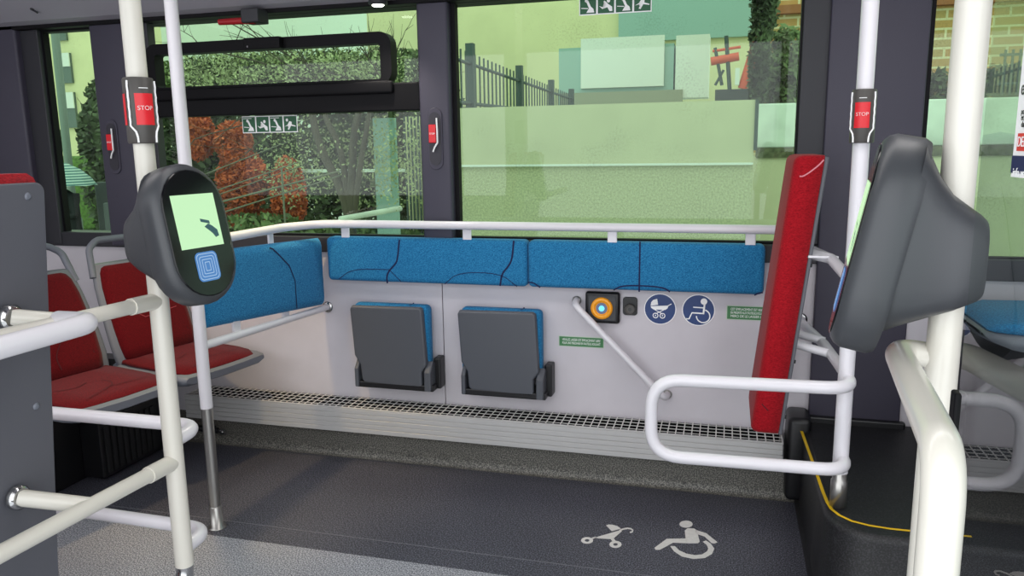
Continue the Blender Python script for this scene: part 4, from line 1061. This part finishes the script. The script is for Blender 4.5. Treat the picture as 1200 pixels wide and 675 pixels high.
for r, hgt_ in ((.01, 0), (.3, .10), (.6, .34), (.85, .68), (1.0, 1.0)):
    rings.append([V((uq.x+half*r*math.cos(k*math.pi/8)*(1 if k % 2 == 0 or r < .2 else .96), Yp+half*r*math.sin(k*math.pi/8), uq.z-zr*hgt_+(.012 if k % 2 else 0)*r)) for k in range(16)])
b.loft(rings, True, False); b.build('canopy', 'stripe', t)
MB().tube([(uq.x, Yp, uq.z+.04), (uq.x, Yp-.02, uq.z-.75)], .008, 8).build('shaft', 'iron', t)
for k in range(8):
    an = k*math.pi/4; MB().tube([(uq.x, Yp, uq.z-.02), (uq.x+half*.98*math.cos(an), Yp+half*.98*math.sin(an), uq.z-zr*.985)], .004, 5).build('rib', 'iron', t)
def skinbody(name, verts, edges, radii, m, root):
    me = bpy.data.meshes.new(name); off = root_world(root)
    me.from_pydata([V(v)-off for v in verts], edges, []); me.materials.append(M[m]); o = bpy.data.objects.new(name, me); C.objects.link(o); o.parent = root
    s = o.modifiers.new('skin', 'SKIN'); s.use_smooth_shade = True
    for i, r in enumerate(radii): me.skin_vertices[0].data[i].radius = (r, r) if not isinstance(r, tuple) else r
    me.skin_vertices[0].data[0].use_root = True
    ss = o.modifiers.new('sub', 'SUBSURF'); ss.levels = ss.render_levels = 2
    return o
px_, pz_ = uq.x+.02, G
hgt_p = 1.62
t = thing('person', (px_, Yp, pz_), 'person in a dark coat standing outside under the striped umbrella', 'person')
vz = [(px_, Yp, pz_+.86), (px_, Yp, pz_+1.12), (px_, Yp, pz_+1.32), (px_, Yp, pz_+1.42), (px_, Yp-.01, pz_+1.53), (px_, Yp-.01, pz_+1.63),
      (px_-.10, Yp, pz_+.82), (px_-.11, Yp-.02, pz_+.45), (px_-.11, Yp, pz_+.06), (px_-.11, Yp-.14, pz_+.03),
      (px_+.10, Yp, pz_+.82), (px_+.11, Yp-.02, pz_+.45), (px_+.11, Yp, pz_+.06), (px_+.11, Yp-.14, pz_+.03),
      (px_-.19, Yp, pz_+1.34), (px_-.24, Yp-.02, pz_+1.08), (px_-.20, Yp-.12, pz_+.86), (px_+.19, Yp, pz_+1.34), (px_+.25, Yp-.06, pz_+1.08), (px_+.06, Yp-.22, pz_+1.16)]
ed = [(0, 1), (1, 2), (2, 3), (3, 4), (4, 5), (0, 6), (6, 7), (7, 8), (8, 9), (0, 10), (10, 11), (11, 12), (12, 13), (2, 14), (14, 15), (15, 16), (2, 17), (17, 18), (18, 19)]
rd = [.17, .15, .15, .055, .085, .09, .10, .07, .05, .04, .10, .07, .05, .04, .075, .055, .04, .075, .055, .04]
skinbody('body', vz, ed, rd, 'coat', t)
b = MB(); b.loft([[V((px_+r*math.cos(k*math.pi/8), Yp+r*.75*math.sin(k*math.pi/8), pz_+z)) for k in range(16)] for z, r in ((.42, .29), (.7, .27), (.95, .24), (1.2, .24), (1.36, .22), (1.44, .10))])
b.build('coat', 'coat', t)

# ================================================================== LIGHT
W = bpy.data.worlds.new('overcast'); bpy.context.scene.world = W; W.use_nodes = True
n = W.node_tree.nodes; L = W.node_tree.links; bg = n['Background']
tc = n.new('ShaderNodeTexCoord'); sp_ = n.new('ShaderNodeSeparateXYZ'); L.new(tc.outputs['Generated'], sp_.inputs[0])
rpw = n.new('ShaderNodeValToRGB'); rpw.color_ramp.elements[0].position = 0; rpw.color_ramp.elements[0].color = (.78, .82, .86, 1); rpw.color_ramp.elements[1].position = .9; rpw.color_ramp.elements[1].color = (1, 1.0, 1.02, 1)
L.new(sp_.outputs[2], rpw.inputs[0]); L.new(rpw.outputs[0], bg.inputs[0]); bg.inputs[1].default_value = 1.75
def area(name, loc, rot, sx, sy, p, col):
    l = bpy.data.lights.new(name, 'AREA'); l.shape = 'RECTANGLE'; l.size = sx; l.size_y = sy; l.energy = p; l.color = col
    o = bpy.data.objects.new(name, l); C.objects.link(o); o.location = loc; o.rotation_euler = rot; return o
area('ceiling_lamp', (-1.2, 1.55, 2.19), (0, 0, 0), 3.6, .30, 17, (1, .97, .95))
area('ceiling_lamp', (.9, 1.75, 2.19), (0, 0, 0), 1.2, .25, 6, (1, .97, .95))
area('doorway_fill', (-.4, -2.2, 1.9), (math.radians(78), 0, 0), 9, 4.6, 170, (.95, .98, 1.0))  # unseen area lamp added outside the door as frontal fill, boosting the doorway daylight
sl_ = bpy.data.lights.new('spot_lamp', 'SPOT'); sl_.energy = 14; sl_.spot_size = math.radians(110); sl_.spot_blend = .6; sl_.shadow_soft_size = .03; sl_.color = (1, .93, .82)
so = bpy.data.objects.new('spot_lamp', sl_); C.objects.link(so); so.location = (sq.x, 2.80, 1.83); so.rotation_euler = (math.radians(-14), 0, 0)
sl2 = bpy.data.lights.new('spot_lamp', 'SPOT'); sl2.energy = 62; sl2.spot_size = math.radians(58); sl2.spot_blend = .7; sl2.shadow_soft_size = .04; sl2.color = (1, .74, .38)
so2 = bpy.data.objects.new('spot_lamp', sl2); C.objects.link(so2); so2.location = (-1.85, 2.3, 2.1); so2.rotation_euler = (math.radians(10), math.radians(2), 0)
sc = bpy.context.scene
sc.view_settings.view_transform = 'Standard'; sc.view_settings.exposure = -.09; sc.view_settings.look = 'None'
sc.cycles.use_denoising = True
sc.cycles.max_bounces = 8; sc.cycles.transparent_max_bounces = 16; sc.cycles.caustics_reflective = False; sc.cycles.caustics_refractive = False
sc.cycles.sample_clamp_indirect = 6
